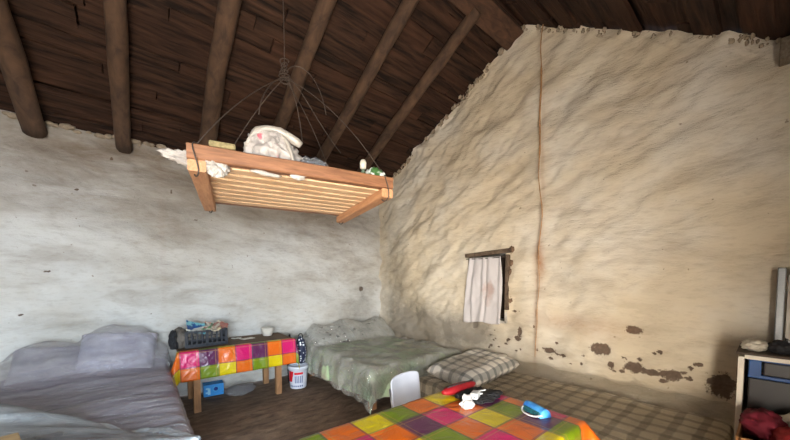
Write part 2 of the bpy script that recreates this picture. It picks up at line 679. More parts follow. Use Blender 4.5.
def ceiling():
    bm = bmesh.new()
    lt = bm.verts.layers.float.new('tone')
    rnd = random.Random(3)

    def slope(ya, yb):
        L = math.hypot(yb - ya, roofz(yb) - roofz(ya))
        ty, tz = (yb - ya) / L, (roofz(yb) - roofz(ya)) / L
        ny_, nz_ = (-tz, ty) if ty > 0 else (tz, -ty)
        s = 0.0
        while s < L:
            wd = rnd.uniform(0.09, 0.2)
            x = XL - rnd.uniform(0, 1)
            while x < XG + 0.1:
                ln = rnd.uniform(1.0, 2.6)
                tone = min(.35, max(0, rnd.gauss(0.06, 0.12)))
                off = rnd.uniform(-.01, 0.045)
                tilt = rnd.uniform(-0.015, 0.015)
                n = max(3, int(ln / 0.12))
                A = []
                sd = rnd.random() * 50
                sk = rnd.uniform(-0.02, 0.02)
                for i in range(n + 1):
                    xx = x + (ln - 0.012) * i / n
                    e0 = s + 0.012 * noise.noise(Vector((xx * 5, sd, 0))) + sk * (i / n - .5)
                    e1 = s + wd + 0.004 + 0.016 * noise.noise(Vector((xx * 5, sd, 7))) + sk * (i / n - .5)
                    q = []
                    for e, h in ((e0, off), (e1, off + tilt), (e1, off + 0.03 + tilt), (e0, off + 0.03)):
                        h += 0.006 * noise.noise(Vector((xx * 3, sd, e * 4)))
                        v = bm.verts.new((min(xx, XG + 0.1), ya + ty * e + ny_ * h, roofz(ya) + tz * e + nz_ * h))
                        v[lt] = tone
                        q.append(v)
                    A.append(q)
                for i in range(n):
                    for m in range(4):
                        bm.faces.new((A[i][m], A[i][(m + 1) % 4], A[i + 1][(m + 1) % 4], A[i + 1][m]))
                bm.faces.new(A[0][::-1])
                bm.faces.new(A[-1])
                x += ln
            s += wd
        # closed roof skin above the boards
        c0 = [bm.verts.new((xx, yy + ny_ * 0.11 + e * ty, zz + nz_ * 0.11 + e * tz)) for xx, yy, zz, e in ((XL - 1, ya, roofz(ya), -.1), (XG + 0.3, ya, roofz(ya), -.1), (XG + 0.3, yb, roofz(yb), .25), (XL - 1, yb, roofz(yb), .25))]
        bm.faces.new(c0)
        c1 = [bm.verts.new((xx, yy + ny_ * hh - .1 * ty, roofz(yy) + nz_ * hh - .1 * tz)) for xx, yy, hh in ((XL - 1, ya, .11), (XG + .3, ya, .11), (XG + .3, ya, -.06), (XL - 1, ya, -.06))]
        bm.faces.new(c1)
        c2 = [bm.verts.new((XG + .12, yy + ny_ * hh, roofz(yy) + nz_ * hh)) for yy, hh in ((ya, -.06), (ya, .11), (yb, .11), (yb, -.06))]
        bm.faces.new(c2)

    slope(YB + 0.15, YR)
    slope(YF - 0.35, YR)
    return struct(obj('ceiling', bm, M_boards, smooth=False))


ceiling()

# ragged mortar where the gable meets the roof boards
M_old_wood = wood('old_roof_wood', (92, 68, 52), (44, 31, 24), 4, 0.85, (1, 1, 1))
bm = bmesh.new()
rnd = random.Random(11)
y = 0.0
yy = -0.2
while yy < YB:
    for q in range(2):
        z = roofz(yy) - rnd.uniform(0.0, 0.06)
        s = rnd.uniform(0.006, 0.03) if yy > YR else rnd.uniform(.005, .018)
        crumple(bm, (XG - 0.01 - rnd.uniform(0, .03), yy, z - s * 0.6), (s * 0.8, s * rnd.uniform(.6, 1.6), s * rnd.uniform(.7, 1.6)), 0.9, 2.4, 2, rnd.random() * 40, False)
    yy += rnd.uniform(0.015, 0.06) if rnd.random() < .85 else .12
struct(obj('trim_1', bm, M_mortar))
bm = bmesh.new()
xx = XL + 0.1
while xx < XG:
    z = roofz(YB) - rnd.uniform(0.0, 0.04)
    s = rnd.uniform(0.008, 0.03)
    crumple(bm, (xx, YB - 0.02, z - s * 0.6), (s * rnd.uniform(1, 2.2), s * 0.8, s), 0.6, 2.0, 2, rnd.random() * 40, False)
    xx += rnd.uniform(0.02, 0.09)
struct(obj('trim_2', bm, M_mortar))

# rafters, ridge beam
M_pole = wood('rafter_pole', (104, 78, 58), (56, 40, 30), 5, 0.85, (3, 1.2, 1.2))
RX = [-1.53, -0.765, -0.08, 0.69, 1.42, 2.14, 2.86]
RW = ['leftmost dark round roof pole, thick, ending low on the back wall', None]
RLAB = ['round roof pole out past the left edge, above the plastic covered double bed',
        'thick round roof pole at far left, its cut end low on the back wall',
        'round roof pole standing straight up in view, pale knot on its cut end',
        'round roof pole running up from the left end of the hanging rack',
        'round roof pole directly behind the knot of the rack wires',
        'round roof pole passing just right of the hanging rack wires',
        'round roof pole nearest the whitewashed gable wall, ending above the corner']
for i, x in enumerate(RX):
    bm = bmesh.new()
    pts, rs = [], []
    n = 16
    rr = (0.082, 0.082, 0.072, 0.085, 0.075, 0.072, 0.07)[i]
    y_lo = YB + 0.02 if i not in (1, 2) else YB - 0.03
    for j in range(n + 1):
        t = j / n
        yy = y_lo + (YR + 0.12 - y_lo) * t
        pts.append((x + 0.03 * noise.noise(Vector((t * 3, i * 4.1, 0))), yy, roofz(yy) - rr - 0.005 - (0.05 * (1 - t) if i in (1, 2) else 0) + 0.012 * noise.noise(Vector((t * 3, i * 4.1, 5)))))
        rs.append(rr * (1.05 - 0.15 * t))
    tube(bm, pts, rs, 14, True, 0.2, i)
    tag(obj('roof_rafter', bm, M_pole), RLAB[i], 'rafter', 'roof poles under the boards')
bm = bmesh.new()
box(bm, ((XL + XG) / 2 + .05, YR + 0.12, roofz(YR + 0.12) - 0.03), (XG - XL + .1, 0.24, 0.09), 0.012, (math.radians(-25), 0, 0))
tag(obj('ridge_beam', bm, wood('ridge_wood', (112, 78, 58), (56, 38, 28), 5, 0.85, (1.2, 4, 4))), 'heavy dark ridge beam at the roof peak running into the gable wall', 'beam')
# squared stub of timber let into the gable, top right
bm = bmesh.new()
box(bm, (XG - 0.05, -0.07, 3.10), (0.16, 0.19, 0.15), 0.012)
tag(obj('timber_stub', bm, wood('stub_wood', (150, 138, 120), (86, 74, 60), 5)), 'weathered squared timber end let into the gable wall at far top right', 'timber')

# ---------------------------------------------------------------- window in the gable
M_weathered = wood('weathered_wood', (124, 106, 88), (62, 48, 38), 6, 0.9, (2, 2, 2))
M_dark_board = wood('shutter_wood', (64, 50, 40), (30, 22, 18), 5, 0.9, (3, 3, 1))
y0, y1, z0, z1 = WIN
win = struct(bpy.data.objects.new('window_1', None))
COL.objects.link(win)
win.location = (XG, (y0 + y1) / 2, z0)
bm = bmesh.new()
for c, s in (((0.14, (y0 - y1) / 2 - .01, .44), (0.3, .03, .92)), ((0.14, (y1 - y0) / 2 + .01, .44), (0.3, .03, .92)), ((0.14, 0, -.01), (.3, .56, .03)), ((.14, 0, z1 - z0 + .01), (.3, .56, .03))):
    box(bm, c, s)
obj('window_reveal', bm, M_back, win, False)
boxo('shutter', (0.24, 0, .43), (0.03, y1 - y0 + .04, z1 - z0 + .02), M_dark_board, win, 0.002)
boxo('lintel', (-0.005, 0.0, z1 - z0 + 0.015), (0.1, y1 - y0 + 0.16, 0.055), M_weathered, win, 0.012, (math.radians(-2.5), 0, 0))
boxo('jamb', (-0.002, (y1 - y0) / 2 + 0.012, .43), (0.075, 0.035, .84), M_weathered, win, 0.008)
boxo('jamb', (-0.002, (y0 - y1) / 2 - 0.03, .50), (0.075, 0.05, .7), M_weathered, win, 0.012)
bm = bmesh.new()
for zz, s in ((0.3, .045), (0.42, .04), (0.22, .035), (.58, .035), (.7, .03), (.86, .035)):
    crumple(bm, (0.0, (y0 - y1) / 2 - 0.07, zz), (s * .5, s, s * 1.2), .5, 1.8, 3, zz * 31, False)
obj('plaster_edge', bm, basic('broken_plaster', (128, 102, 82), 0.95, 0.4, 20, 0.8), win)

# curtain
k = N('curtain_cloth')
P = k.coords('Object')
st = k.noise(P, 6, 4, 0.6)
sp = k.n('ShaderNodeSeparateXYZ')
k.l(P, sp.inputs[0])
d1 = k.math('ADD', k.math('POWER', k.math('MULTIPLY', k.math('ADD', sp.outputs[1], 0.06), 9.0), 2.0), k.math('POWER', k.math('MULTIPLY', k.math('SUBTRACT', sp.outputs[2], 0.42), 5.0), 2.0))
sf = k.math('MULTIPLY', k.ramp(k.math('ADD', d1, k.math('MULTIPLY', k.math('SUBTRACT', st, .5), 3.0)), [(0.0, G(1)), (0.7, G(0))]), 0.5)
c = k.mix(k.math('MULTIPLY', st, 0.35), srgb(200, 196, 198), srgb(164, 158, 160))
c = k.mix(sf, c, srgb(158, 112, 88))
k.set(**{'Base Color': c, 'Roughness': 0.85})
M_curtain = k.m
cur = empty('window_curtain', 'white stained cotton curtain hanging over the small gable window', 'curtain', (XG - 0.075, (y0 + y1) / 2, z0 - 0.03))
bm = bmesh.new()
n, mz = 64, 40
V = []
for i in range(n + 1):
    row = []
    u = i / n
    for j in range(mz + 1):
        t = j / mz
        zz = (1 - t) * 0.0 + t * 0.86
        half = 0.285 - 0.05 * t + 0.02 * math.sin(t * 3)
        yy = (u - 0.5) * 2 * half + (0.045) * (1 - t) - 0.0
        amp = 0.011 * (0.5 + 0.5 * (1 - abs(t - .4)))
        xx = amp * math.sin(u * 27 + 3.5 * noise.noise(Vector((u * 4, t * 1.2, 0)))) + 0.02 * noise.noise(Vector((u * 3, t * 2.4, 4)))
        xx += 0.012 * noise.noise(Vector((u * 9, t * 9, 2))) * (1 if 0.25 < t < .7 else .3)
        zb = zz - (0.012 * math.sin(u * 9) + 0.02 * u) * (1 - t)
        row.append(bm.verts.new((-xx, yy, zb)))
    V.append(row)
for i in range(n):
    for j in range(mz):
        bm.faces.new((V[i][j], V[i + 1][j], V[i + 1][j + 1], V[i][j + 1]))
thick(obj('curtain_panel', bm, M_curtain, cur), 0.003, 0)
bm = bmesh.new()
tube(bm, [(0, -0.3, .85), (0, 0, .842), (0, 0.3, .85)], 0.006, 8)
obj('curtain_string', bm, basic('dark_string', (70, 58, 50), .9), cur)

# cord hanging down the gable
M_cord = basic('old_twine', (196, 148, 100), 0.95, 0.35, 30, 0.6)
bm = bmesh.new()
pts, rs = [], []
for j in range(61):
    t = j / 60
    z = roofz(1.76) - 0.02 - t * 3.72
    yy = 1.70 + 0.018 * math.sin(t * 7) + 0.045 * noise.noise(Vector((t * 8, 0, 3)))
    pts.append((XG - 0.085 + 0.014 * noise.noise(Vector((t * 6, 5, 3))), yy, z))
    rs.append((0.009 if .12 < t < .40 else (0.005 if t < .7 else .0032)) * (1 + 0.5 * noise.noise(Vector((t * 40, 0, 0)))))
tube(bm, pts, rs, 8, True, 0.3, 3)
tag(obj('twine', bm, M_cord), 'long frayed brown cord hanging down the gable wall from the roof peak', 'cord')

# ---------------------------------------------------------------- tables with the bright checked oilcloth
M_tablewood = wood('table_wood', (182, 138, 94), (128, 90, 58), 5, 0.7, (3, 3, 1))
M_topwood = wood('table_top_wood', (128, 104, 80), (84, 64, 48), 4, 0.8, (1, 7, 1))
M_oil = plaid_cloth('checked_oilcloth')
CELL = 0.1855


def table(label, x0, x1, y0, y1, zt, legs, inset=0.09, lw=0.07):
    t = empty('wooden_table', label, 'table', ((x0 + x1) / 2, (y0 + y1) / 2, 0))
    sx, sy = x1 - x0, y1 - y0
    boxo('tabletop', (0, 0, zt - 0.015), (sx, sy, 0.03), M_topwood, t, 0.004)
    for a, b, dx, dy in legs:
        boxo('leg', (a * (sx / 2 - inset) + dx, b * (sy / 2 - inset) + dy, (zt - 0.03) / 2), (lw, lw, zt - 0.03), M_tablewood, t, 0.004)
    for b in (-1, 1):
        boxo('apron', (0, b * (sy / 2 - inset), zt - 0.075), (sx - 2 * inset - lw, 0.025, 0.09), M_tablewood, t, 0.003)
    for a in (-1, 1):
        boxo('apron', (a * (sx / 2 - inset), 0, zt - 0.075), (0.025, sy - 2 * inset - lw, 0.09), M_tablewood, t, 0.003)
    return t


CORN = [(-1, -1, 0, 0), (1, -1, 0, 0), (-1, 1, 0, 0), (1, 1, 0, 0)]
# table against the back wall
table('low wooden table against the back wall between two beds', 0.31, 1.61, 4.10, 4.76, 0.715, [(-1, -1, .07, -.06), (1, -1, -.13, -.06), (-1, 1, .07, .0), (1, 1, -.13, 0.0)])
bm = drape(0.305, 1.615, 4.10, 4.15, 0.718, (0.34, 0.30, 0.335, 0.0), 0.012, 0.0232, lambda x, y: 0.002 * nv(x * 9, y * 9, 1, 2), 0.018, 5.0, 2, 1 / CELL, (0.31 - 3 * CELL * 0, 4.09 - 2 * CELL), 0.08, cflare=0.28, cside=False)
tag(thick(obj('tablecloth', bm, M_oil), 0.002), 'shiny checked oilcloth hanging over the front of the back wall table', 'tablecloth')

# table in the foreground
table('wooden table under the bright checked cloth in the foreground', 0.59, 1.885, 0.64, 1.445, 0.715, CORN)
bm = drape(0.585, 1.89, 0.635, 1.45, 0.719, (0.22, 0.25, 0.26, 0.16), 0.014, 0.0232, lambda x, y: 0.0025 * (1 + nv(x * 5 + 3, y * 5, 3, 3)), 0.010, 5.0, 5, 1 / CELL, (1.43, 1.45 - 5 * CELL), 0.05, uflip=-1, cflare=0.75)
tag(thick(obj('tablecloth', bm, M_oil), 0.002), 'bright checked oilcloth spread over the foreground table', 'tablecloth')

# ---------------------------------------------------------------- beds
M_bedwood = wood('bed_wood', (158, 108, 66), (104, 66, 40), 5, 0.75, (2, 2, 2))
M_mattress = basic('mattress_ticking', (150, 142, 132), 0.9, 0.3, 10)


def bed(label, x0, x1, y0, y1, zt, mz=0.2):
    e = empty('bed', label, 'bed', ((x0 + x1) / 2, (y0 + y1) / 2, 0))
    sx, sy = x1 - x0, y1 - y0
    zf = zt - 0.02 - mz
    bm = bmesh.new()
    box(bm, (0, 0, zf + mz / 2), (sx - 0.02, sy - 0.02, mz), 0.05, None, 4)
    obj('mattress', bm, M_mattress, e)
    for a in (-1, 1):
        boxo('side_rail', (a * (sx / 2 - 0.04), 0, zf - 0.05), (0.03, sy - 0.1, 0.1), M_bedwood, e)
        boxo('end_rail', (0, a * (sy / 2 - 0.04), zf - 0.05), (sx - 0.06, 0.03, 0.1), M_bedwood, e)
    for a in (-1, 1):
        for b in (-1, 1):
            boxo('leg', (a * (sx / 2 - 0.08), b * (sy / 2 - 0.12), zf / 2), (0.075, 0.075, zf), M_bedwood, e)
    return e


def pillow(bm, c, s, rot, seed):
    """stuffed pillow with pinched corners"""
    n = 30
    vs = []
    for sg in (1, -1):
        G_ = []
        for i in range(n + 1):
            row = []
            for j in range(n + 1):
                u, v = i / n * 2 - 1, j / n * 2 - 1
                h = (max(0, (1 - u ** 6) * (1 - v ** 6))) ** 0.5
                pin = 1 - 0.07 * (u * u * v * v) * 0 - 0.06 * ((1 - u * u) * abs(v) + (1 - v * v) * abs(u)) * 0.5
                w_ = 0.07 * noise.noise(Vector((u * 2.2 + seed, v * 2.2, sg))) + .05 * noise.noise(Vector((u * 6 + seed, v * 5, sg)))
                row.append(bm.verts.new((u * s[0] / 2 * pin, v * s[1] / 2 * pin, sg * h * s[2] / 2 * (1 + 2 * w_))))
            G_.append(row)
        for i in range(n):
            for j in range(n):
                q = (G_[i][j], G_[i + 1][j], G_[i + 1][j + 1], G_[i][j + 1])
                bm.faces.new(q if sg > 0 else q[::-1])
        vs += [v for r in G_ for v in r]
    bmesh.ops.remove_doubles(bm, verts=vs, dist=0.0005)
    vs = [v for v in vs if v.is_valid]
    M = Euler(rot).to_matrix()
    for v in vs:
        v.co = M @ v.co + Vector(c)


# ---- left bed
LX0, LX1, LY0, LY1, LZ = -1.02, 0.16, 2.12, 4.72, 0.54
lb = bed('double bed at the left with a lilac grey quilt under clear plastic', LX0, LX1, LY0, LY1, LZ)
k = N('lilac_quilt')
P = k.coords('Object', (1.2, 5.5, 3))
nz = k.noise(P, 3.0, 5, 0.6, 1.0)
c = k.mix(k.ramp(nz, [(0.3, G(0)), (0.7, G(1))]), srgb(148, 136, 152), srgb(200, 188, 208))
k.set(**{'Base Color': c, 'Roughness': 0.45, 'Coat Weight': 0.25, 'Coat Roughness': 0.25})
k.bump(nz, 0.9, 0.05)
M_quilt = k.m


def left_h(x, y):
    h = 0.024 * nv(x * 1.4, y * 6.5, 2, 3) + 0.034 * (0.3 - abs(noise.noise(Vector((x * 1.2 + 2, y * 7.0 + 1.5 * noise.noise(Vector((x * 2, y, 0))), 1)))))
    h += 0.02 * nv(x * 2, y * 2, 6, 2)
    return h


bm = drape(LX0, LX1, LY0, LY1, LZ + 0.01, (0.25, 0.36, 0.36, 0), 0.07, 0.028, left_h, 0.025, 5, 3)
q = obj('quilt', bm, M_quilt)
q.parent = lb
q.matrix_parent_inverse = Matrix.Translation(-lb.location)
M_pilw = basic('white_pillowcase', (226, 224, 238), 0.7, 0.25, 5, 0.4, alt=(186, 184, 204))
M_pilg = basic('grey_pillowcase', (208, 204, 214), 0.7, 0.25, 5, 0.4, alt=(172, 168, 178))
bm = bmesh.new()
pillow(bm, (-0.20, 4.56, 0.70), (0.66, 0.50, 0.22), (math.radians(48), math.radians(4), math.radians(-6)), 2)
tag(obj('pillow', bm, M_pilw), 'plump white pillow leaning on the back wall beside the checked table', 'pillow', 'pillows on the left bed')
bm = bmesh.new()
pillow(bm, (-0.72, 4.57, 0.65), (0.52, 0.46, 0.18), (math.radians(36), math.radians(5), math.radians(4)), 5)
tag(obj('pillow', bm, M_pilg), 'flatter grey pillow at the far left of the left bed', 'pillow', 'pillows on the left bed')

M_clear = glassy('clear_plastic_grey', (226, 222, 236), 0.32, 0.2, 0.9, 4, 0.4, (1.0, 3.2, 2))
M_clear2 = glassy('clear_plastic_green', (236, 238, 232), 0.42, 0.16, 0.9, 5.5, 0.45)
M_clear3 = glassy('clear_plastic_dusty', (176, 160, 138), 0.22, 0.22, 0.8, 6, 0.28)
M_clear4 = glassy('clear_plastic_blue', (192, 202, 210), 0.8, 0.2, 0.8, 3, 0.4, (1, 1.8, 1))


def left_sheet_h(x, y):
    # rides over both pillows and the quilt
    base = left_h(x, y) + 0.018
    def hump(cx, w, top, depth):
        u = abs(x - cx) / w
        fx = max(0.0, 1 - u ** 4)
        t = (y - (4.72 - depth)) / depth
        if t <= 0:
            return 0
        return fx * top * min(1, t * 1.35) ** 0.8
    hp = max(hump(-0.20, 0.42, 0.40, 0.50), hump(-0.74, 0.34, 0.29, 0.52))
    return base + hp + 0.02 * hp * 5 * noise.noise(Vector((x * 6, y * 6, 3)))


bm = drape(LX0, LX1, LY0 - .01, LY1, LZ + 0.012, (0.2, 0.30, 0.2, 0), 0.085, 0.028, left_sheet_h, 0.03, 6, 8)
tag(obj('plastic_sheet', bm, M_clear), 'clear plastic sheet drawn over the pillows of the left bed', 'plastic sheet')


def heap_h(x, y):
    # bunched plastic piled at the near foot of the bed
    d = 2.12 + 1.4 * (.17 - x) - y          # distance behind the slanting edge
    prof = 1 - math.exp(-max(0, d) / 0.22)
    big = math.exp(-((x + .75) / .55) ** 2 - ((y - 2.75) / .5) ** 2)
    return 0.036 + 0.05 * prof + 0.16 * big * prof + 0.05 * nv(x * 2.2 + y * 1.1, y * 3.0, 8, 3) * prof + 0.05 * prof * (.3 - abs(noise.noise(Vector((x * 2 + y, y * 3.2, 3))))) + left_h(x, y) * .4


bm = drape(LX0 + .02, LX1 - .02, LY0 + .02, 3.9, LZ + 0.012, (0.2, 0.2, 0.3, 0), 0.1, 0.028, heap_h, 0.03, 6, 12)
for v in bm.verts:   # slanting, curled far edge
    lim = 2.12 + 1.4 * (.17 - v.co.x) + 0.06 * math.sin(v.co.x * 7)
    if v.co.y > lim:
        v.co.y = lim + (v.co.y - lim) * 0.04
        v.co.z = LZ + 0.045 + left_h(v.co.x, v.co.y) + 0.01 * math.sin(v.co.x * 20)
tag(obj('plastic_sheet', bm, M_clear4), 'bunched bluish plastic sheet over the near end of the left bed', 'plastic sheet')

# ---- middle bed in the corner
BX0, BX1, BY0, BY1, BZ = 1.98, 3.44, 2.80, 4.70, 0.50
mb = bed('bed in the far corner under a pale green bedspread and plastic', BX0, BX1, BY0, BY1, BZ)
M_green = basic('green_bedspread', (190, 226, 182), 0.7, 0.3, 3.2, 0.5, alt=(168, 166, 146))


def mid_h(x, y):
    return 0.02 * nv(x * 2.4, y * 2.4, 9, 3) + 0.01 * (0.3 - abs(noise.noise(Vector((x * 5 + y * 3, y * 4, 1)))))


bm = drape(BX0, BX1, BY0, BY1, BZ + 0.01, (0.36, 0.05, 0.34, 0), 0.06, 0.028, mid_h, 0.04, 5, 4)
q = obj('bedspread', bm, M_green)
q.parent = mb
q.matrix_parent_inverse = Matrix.Translation(-mb.location)
k = N('flower_pillowcase')
P = k.coords('Object')
vo = k.n('ShaderNodeTexVoronoi')
vo.inputs['Scale'].default_value = 9
k.l(P, vo.inputs['Vector'])
nz = k.noise(P, 30, 3)
f = k.ramp(k.math('ADD', vo.outputs['Distance'], k.math('MULTIPLY', k.math('SUBTRACT', nz, .5), .5)), [(0.24, G(1)), (0.3, G(0))])
c = k.mix(f, srgb(206, 206, 204), srgb(52, 56, 60))
k.set(**{'Base Color': c, 'Roughness': 0.7})
M_flower = k.m
for cx, lab, sd, wd in ((2.40, 'flowered pillow at the left of the corner bed, by the dotted bag', 3, .74), (3.08, 'flowered pillow at the right of the corner bed, in the room corner', 8, .70)):
    bm = bmesh.new()
    pillow(bm, (cx, 4.52, 0.60), (wd, 0.42, 0.2), (math.radians(26), 0, 0), sd)
    tag(obj('pillow', bm, M_flower), lab, 'pillow', 'flowered pillows on the corner bed')


def mid_sheet_h(x, y):
    b = mid_h(x, y) + 0.028 + 0.04 * (0.3 - abs(noise.noise(Vector((x * 2.2 - y * 2.6, y * 2 + x, 6))))) + 0.012 * nv(x * 5, y * 5, 2, 2)
    t = (y - 4.22) / 0.42
    hp = 0.0
    if t > 0:
        hp = 0.295 * min(1, t) ** 0.75 * (0.93 + 0.07 * math.cos((x - 2.72) * 9)) * min(1, (x - 1.9) / 0.25)
    return b + hp


bm = drape(BX0 - .005, BX1, BY0 - .005, BY1, BZ + 0.012, (0.43, 0.06, 0.39, 0), 0.07, 0.028, mid_sheet_h, 0.06, 5, 6, flare=0.05)
tag(obj('plastic_sheet', bm, M_clear2), 'wrinkled clear plastic sheet covering the green corner bed', 'plastic sheet')

# ---- right bed along the gable
QX0, QX1, QY0, QY1, QZ = 2.42, 3.46, 0.20, 2.46, 0.40
rb = bed('low bed along the gable wall with a grey plaid blanket', QX0, QX1, QY0, QY1, QZ, 0.18)
M_plaid = plaid_blanket('plaid_blanket', (238, 226, 202), (122, 112, 98), 0.15)
M_plaid2 = plaid_blanket('plaid_pillow', (242, 238, 230), (120, 124, 124), 0.125)


def right_h(x, y):
    return 0.016 * nv(x * 2.2, y * 2.2, 19, 3) + 0.008 * nv(x * 6, y * 6, 4, 2)


bm = drape(QX0, QX1, QY0, QY1, QZ + 0.01, (0.26, 0, 0.2, 0.06), 0.06, 0.028, right_h, 0.03, 5, 14)
q = obj('plaid_blanket', bm, M_plaid)
q.parent = rb
q.matrix_parent_inverse = Matrix.Translation(-rb.location)
bm = bmesh.new()
uvl = bm.loops.layers.uv.new('UVMap')
pillow(bm, (0, 0, 0), (0.98, 0.62, 0.19), (0, 0, 0), 4)
for f in bm.faces:
    for lp in f.loops:
        lp[uvl].uv = (lp.vert.co.x, lp.vert.co.y)
po = tag(obj('pillow', bm, M_plaid2), 'wide plaid pillow at the head of the low bed under the gable window', 'pillow')
po.location = (2.975, 2.16, 0.50)
po.rotation_euler = (math.radians(5), math.radians(-5), 0)


def right_sheet_h(x, y):
    b = right_h(x, y) + 0.016 + 0.01 * (0.3 - abs(noise.noise(Vector((x * 5, y * 3 + x * 3, 16)))))
    t = 1 - abs(y - 2.2) / 0.34
    if t > 0:
        u = abs(x - 2.975) / .5
        b += 0.18 * min(1, t * 1.6) ** 0.7 * max(0, 1 - u ** 6)
    if x > 3.28:
        b += 0.10 * ((x - 3.28) / .18) ** 1.3 * (1 + 0.5 * noise.noise(Vector((0, y * 4, 3))))
    return b


bm = drape(QX0, QX1 + .02, QY0 - .005, QY1, QZ + 0.014, (0.28, 0.0, 0.2, 0.05), 0.07, 0.028, right_sheet_h, 0.04, 5, 16)
tag(obj('plastic_sheet', bm, M_clear3), 'dusty clear plastic sheet over the plaid bed, turned up against the gable', 'plastic sheet')
bm = bmesh.new()
crumple(bm, (3.32, 2.02, 0.585), (0.085, 0.05, 0.016), 0.35, 2.5, 3, 6)
tag(obj('paper_scrap', bm, basic('white_paper', (236, 232, 222), .7, .12)), 'crumpled white paper scrap lying at the wall end of the plaid pillow', 'paper')

# ---------------------------------------------------------------- white chair behind the foreground table
M_white_pl = basic('white_plastic', (206, 212, 226), 0.4, 0.06, 6, 0.05)
M_chair_steel = basic('grey_chair_tube', (150, 152, 156), 0.35, 0.15, 10, 0.05, metal=0.8)
ch = empty('chair', 'small chair with a rounded white back tucked behind the foreground table', 'chair', (1.765, 1.79, 0), math.radians(188))
bm = bmesh.new()
n, mz = 24, 16
V = []
for i in range(n + 1):
    u = i / n * 2 - 1
    row = []
    for j in range(mz + 1):
        t = j / mz
        hw = 0.185 * (1 - 0.04 * (1 - t))
        edge = 1.0
        zt_ = 0.44 + 0.26 * t
        if t > 0.75:
            cr = (t - 0.75) / 0.25
            edge = 1 - 0.12 * (1 - math.sqrt(max(0, 1 - cr * cr)))
        row.append(bm.verts.new((u * hw * edge, -0.19 - 0.03 * t + 0.035 * u * u, zt_ - 0.012 * abs(u) ** 4 * t)))
    V.append(row)
for i in range(n):
    for j in range(mz):
        bm.faces.new((V[i][j], V[i + 1][j], V[i + 1][j + 1], V[i][j + 1]))
thick(obj('backrest', bm, M_white_pl, ch), 0.012, 0)
bm = bmesh.new()
box(bm, (0, 0.0, 0.395), (0.36, 0.36, 0.03), 0.012, None, 3)
obj('seat', bm, M_white_pl, ch)
for a in (-1, 1):
    bm = bmesh.new()
    tube(bm, [(a * 0.165, -0.17, 0), (a * 0.16, -0.165, 0.39), (a * 0.155, -0.2, 0.50), (a * 0.155, -0.215, 0.6)], 0.011, 10)
    obj('leg', bm, M_chair_steel, ch)
    bm = bmesh.new()
    tube(bm, [(a * 0.165, 0.17, 0), (a * 0.155, 0.15, 0.385)], 0.011, 10)
    obj('leg', bm, M_chair_steel, ch)

# ---------------------------------------------------------------- things on the foreground table
ZT = 0.7255
M_red = basic('red_cloth', (160, 18, 30), 0.6, 0.3, 14, 0.3)
M_black = basic('black_cloth', (30, 30, 34), 0.75, 0.35, 14, 0.5)
M_whitep = basic('glossy_white', (204, 206, 208), 0.3, 0.05, 8, 0.05)
pc = empty('pencil_pouch', 'red and black zip pouch lying on the far edge of the foreground table', 'pouch', (1.69, 1.35, ZT), math.radians(-2))
bm = bmesh.new()
V = []
n = 26
for i in range(n + 1):
    t = i / n
    x = -0.16 + 0.32 * t
    env = min(1, math.sin(PI * min(max(t, 0.02), .98)) ** 0.35)
    ring = []
    for k_ in range(18):
        an = 2 * PI * k_ / 18
        rr = 1 + 0.06 * noise.noise(Vector((t * 5, math.cos(an), math.sin(an))))
        ring.append(bm.verts.new((x, 0.045 * env * rr * math.cos(an), 0.034 + 0.034 * env * rr * math.sin(an))))
    V.append(ring)
for i in range(n):
    for k_ in range(18):
        bm.faces.new((V[i][k_], V[i][(k_ + 1) % 18], V[i + 1][(k_ + 1) % 18], V[i + 1][k_]))
bm.faces.new(V[0][::-1])
bm.faces.new(V[-1])
pbody = obj('pouch_body', bm, M_red, pc)
bm = bmesh.new()
tube(bm, [(-0.13, -0.012, 0.066), (0, -0.016, 0.07), (0.13, -0.012, 0.066)], 0.005, 8)
obj('zip', bm, M_black, pbody)
bm = bmesh.new()
crumple(bm, (1.73, 1.20, ZT), (0.15, 0.085, 0.013), 0.45, 2.6, 5, 12)
crumple(bm, (1.82, 1.16, ZT), (0.07, 0.035, 0.018), 0.5, 2.6, 4, 15)
crumple(bm, (1.70, 1.275, ZT), (0.13, 0.03, 0.022), 0.5, 2.6, 4, 17)
tag(obj('folded_cloth', bm, M_black), 'crumpled black cloth beside the red pouch on the foreground table', 'cloth')
# white charger and its coiled lead
cg = empty('charger', 'white plug charger with cable lying on the black cloth', 'charger', (1.645, 1.185, ZT + 0.022), math.radians(20))
bm = bmesh.new()
box(bm, (0, 0, 0.02), (0.08, 0.05, 0.04), 0.011, None, 3)
plug = obj('plug_body', bm, M_whitep, cg)
bm = bmesh.new()
for s in (-1, 1):
    tube(bm, [(-0.025, s * 0.009, 0.018), (-0.048, s * 0.009, 0.018)], 0.003, 6)
obj('plug_pins', bm, M_chair_steel, plug)
bm = bmesh.new()
pts = [(0.04 + 0.05 * t, -0.03 * math.sin(t * 4.0), 0.01 + 0.006 * math.sin(t * 4)) for t in [i / 12 for i in range(26)]]
tube(bm, pts, 0.0045, 8)
obj('cable', bm, M_whitep, cg)
bm = bmesh.new()
crumple(bm, (1.54, 1.165, ZT), (0.05, 0.036, 0.036), 0.7, 1.0, 4, 24, True, False)
tag(obj('tissue', bm, basic('white_tissue', (206, 202, 200), .8, .1)), 'crumpled white tissue at the left of the black cloth on the foreground table', 'tissue')
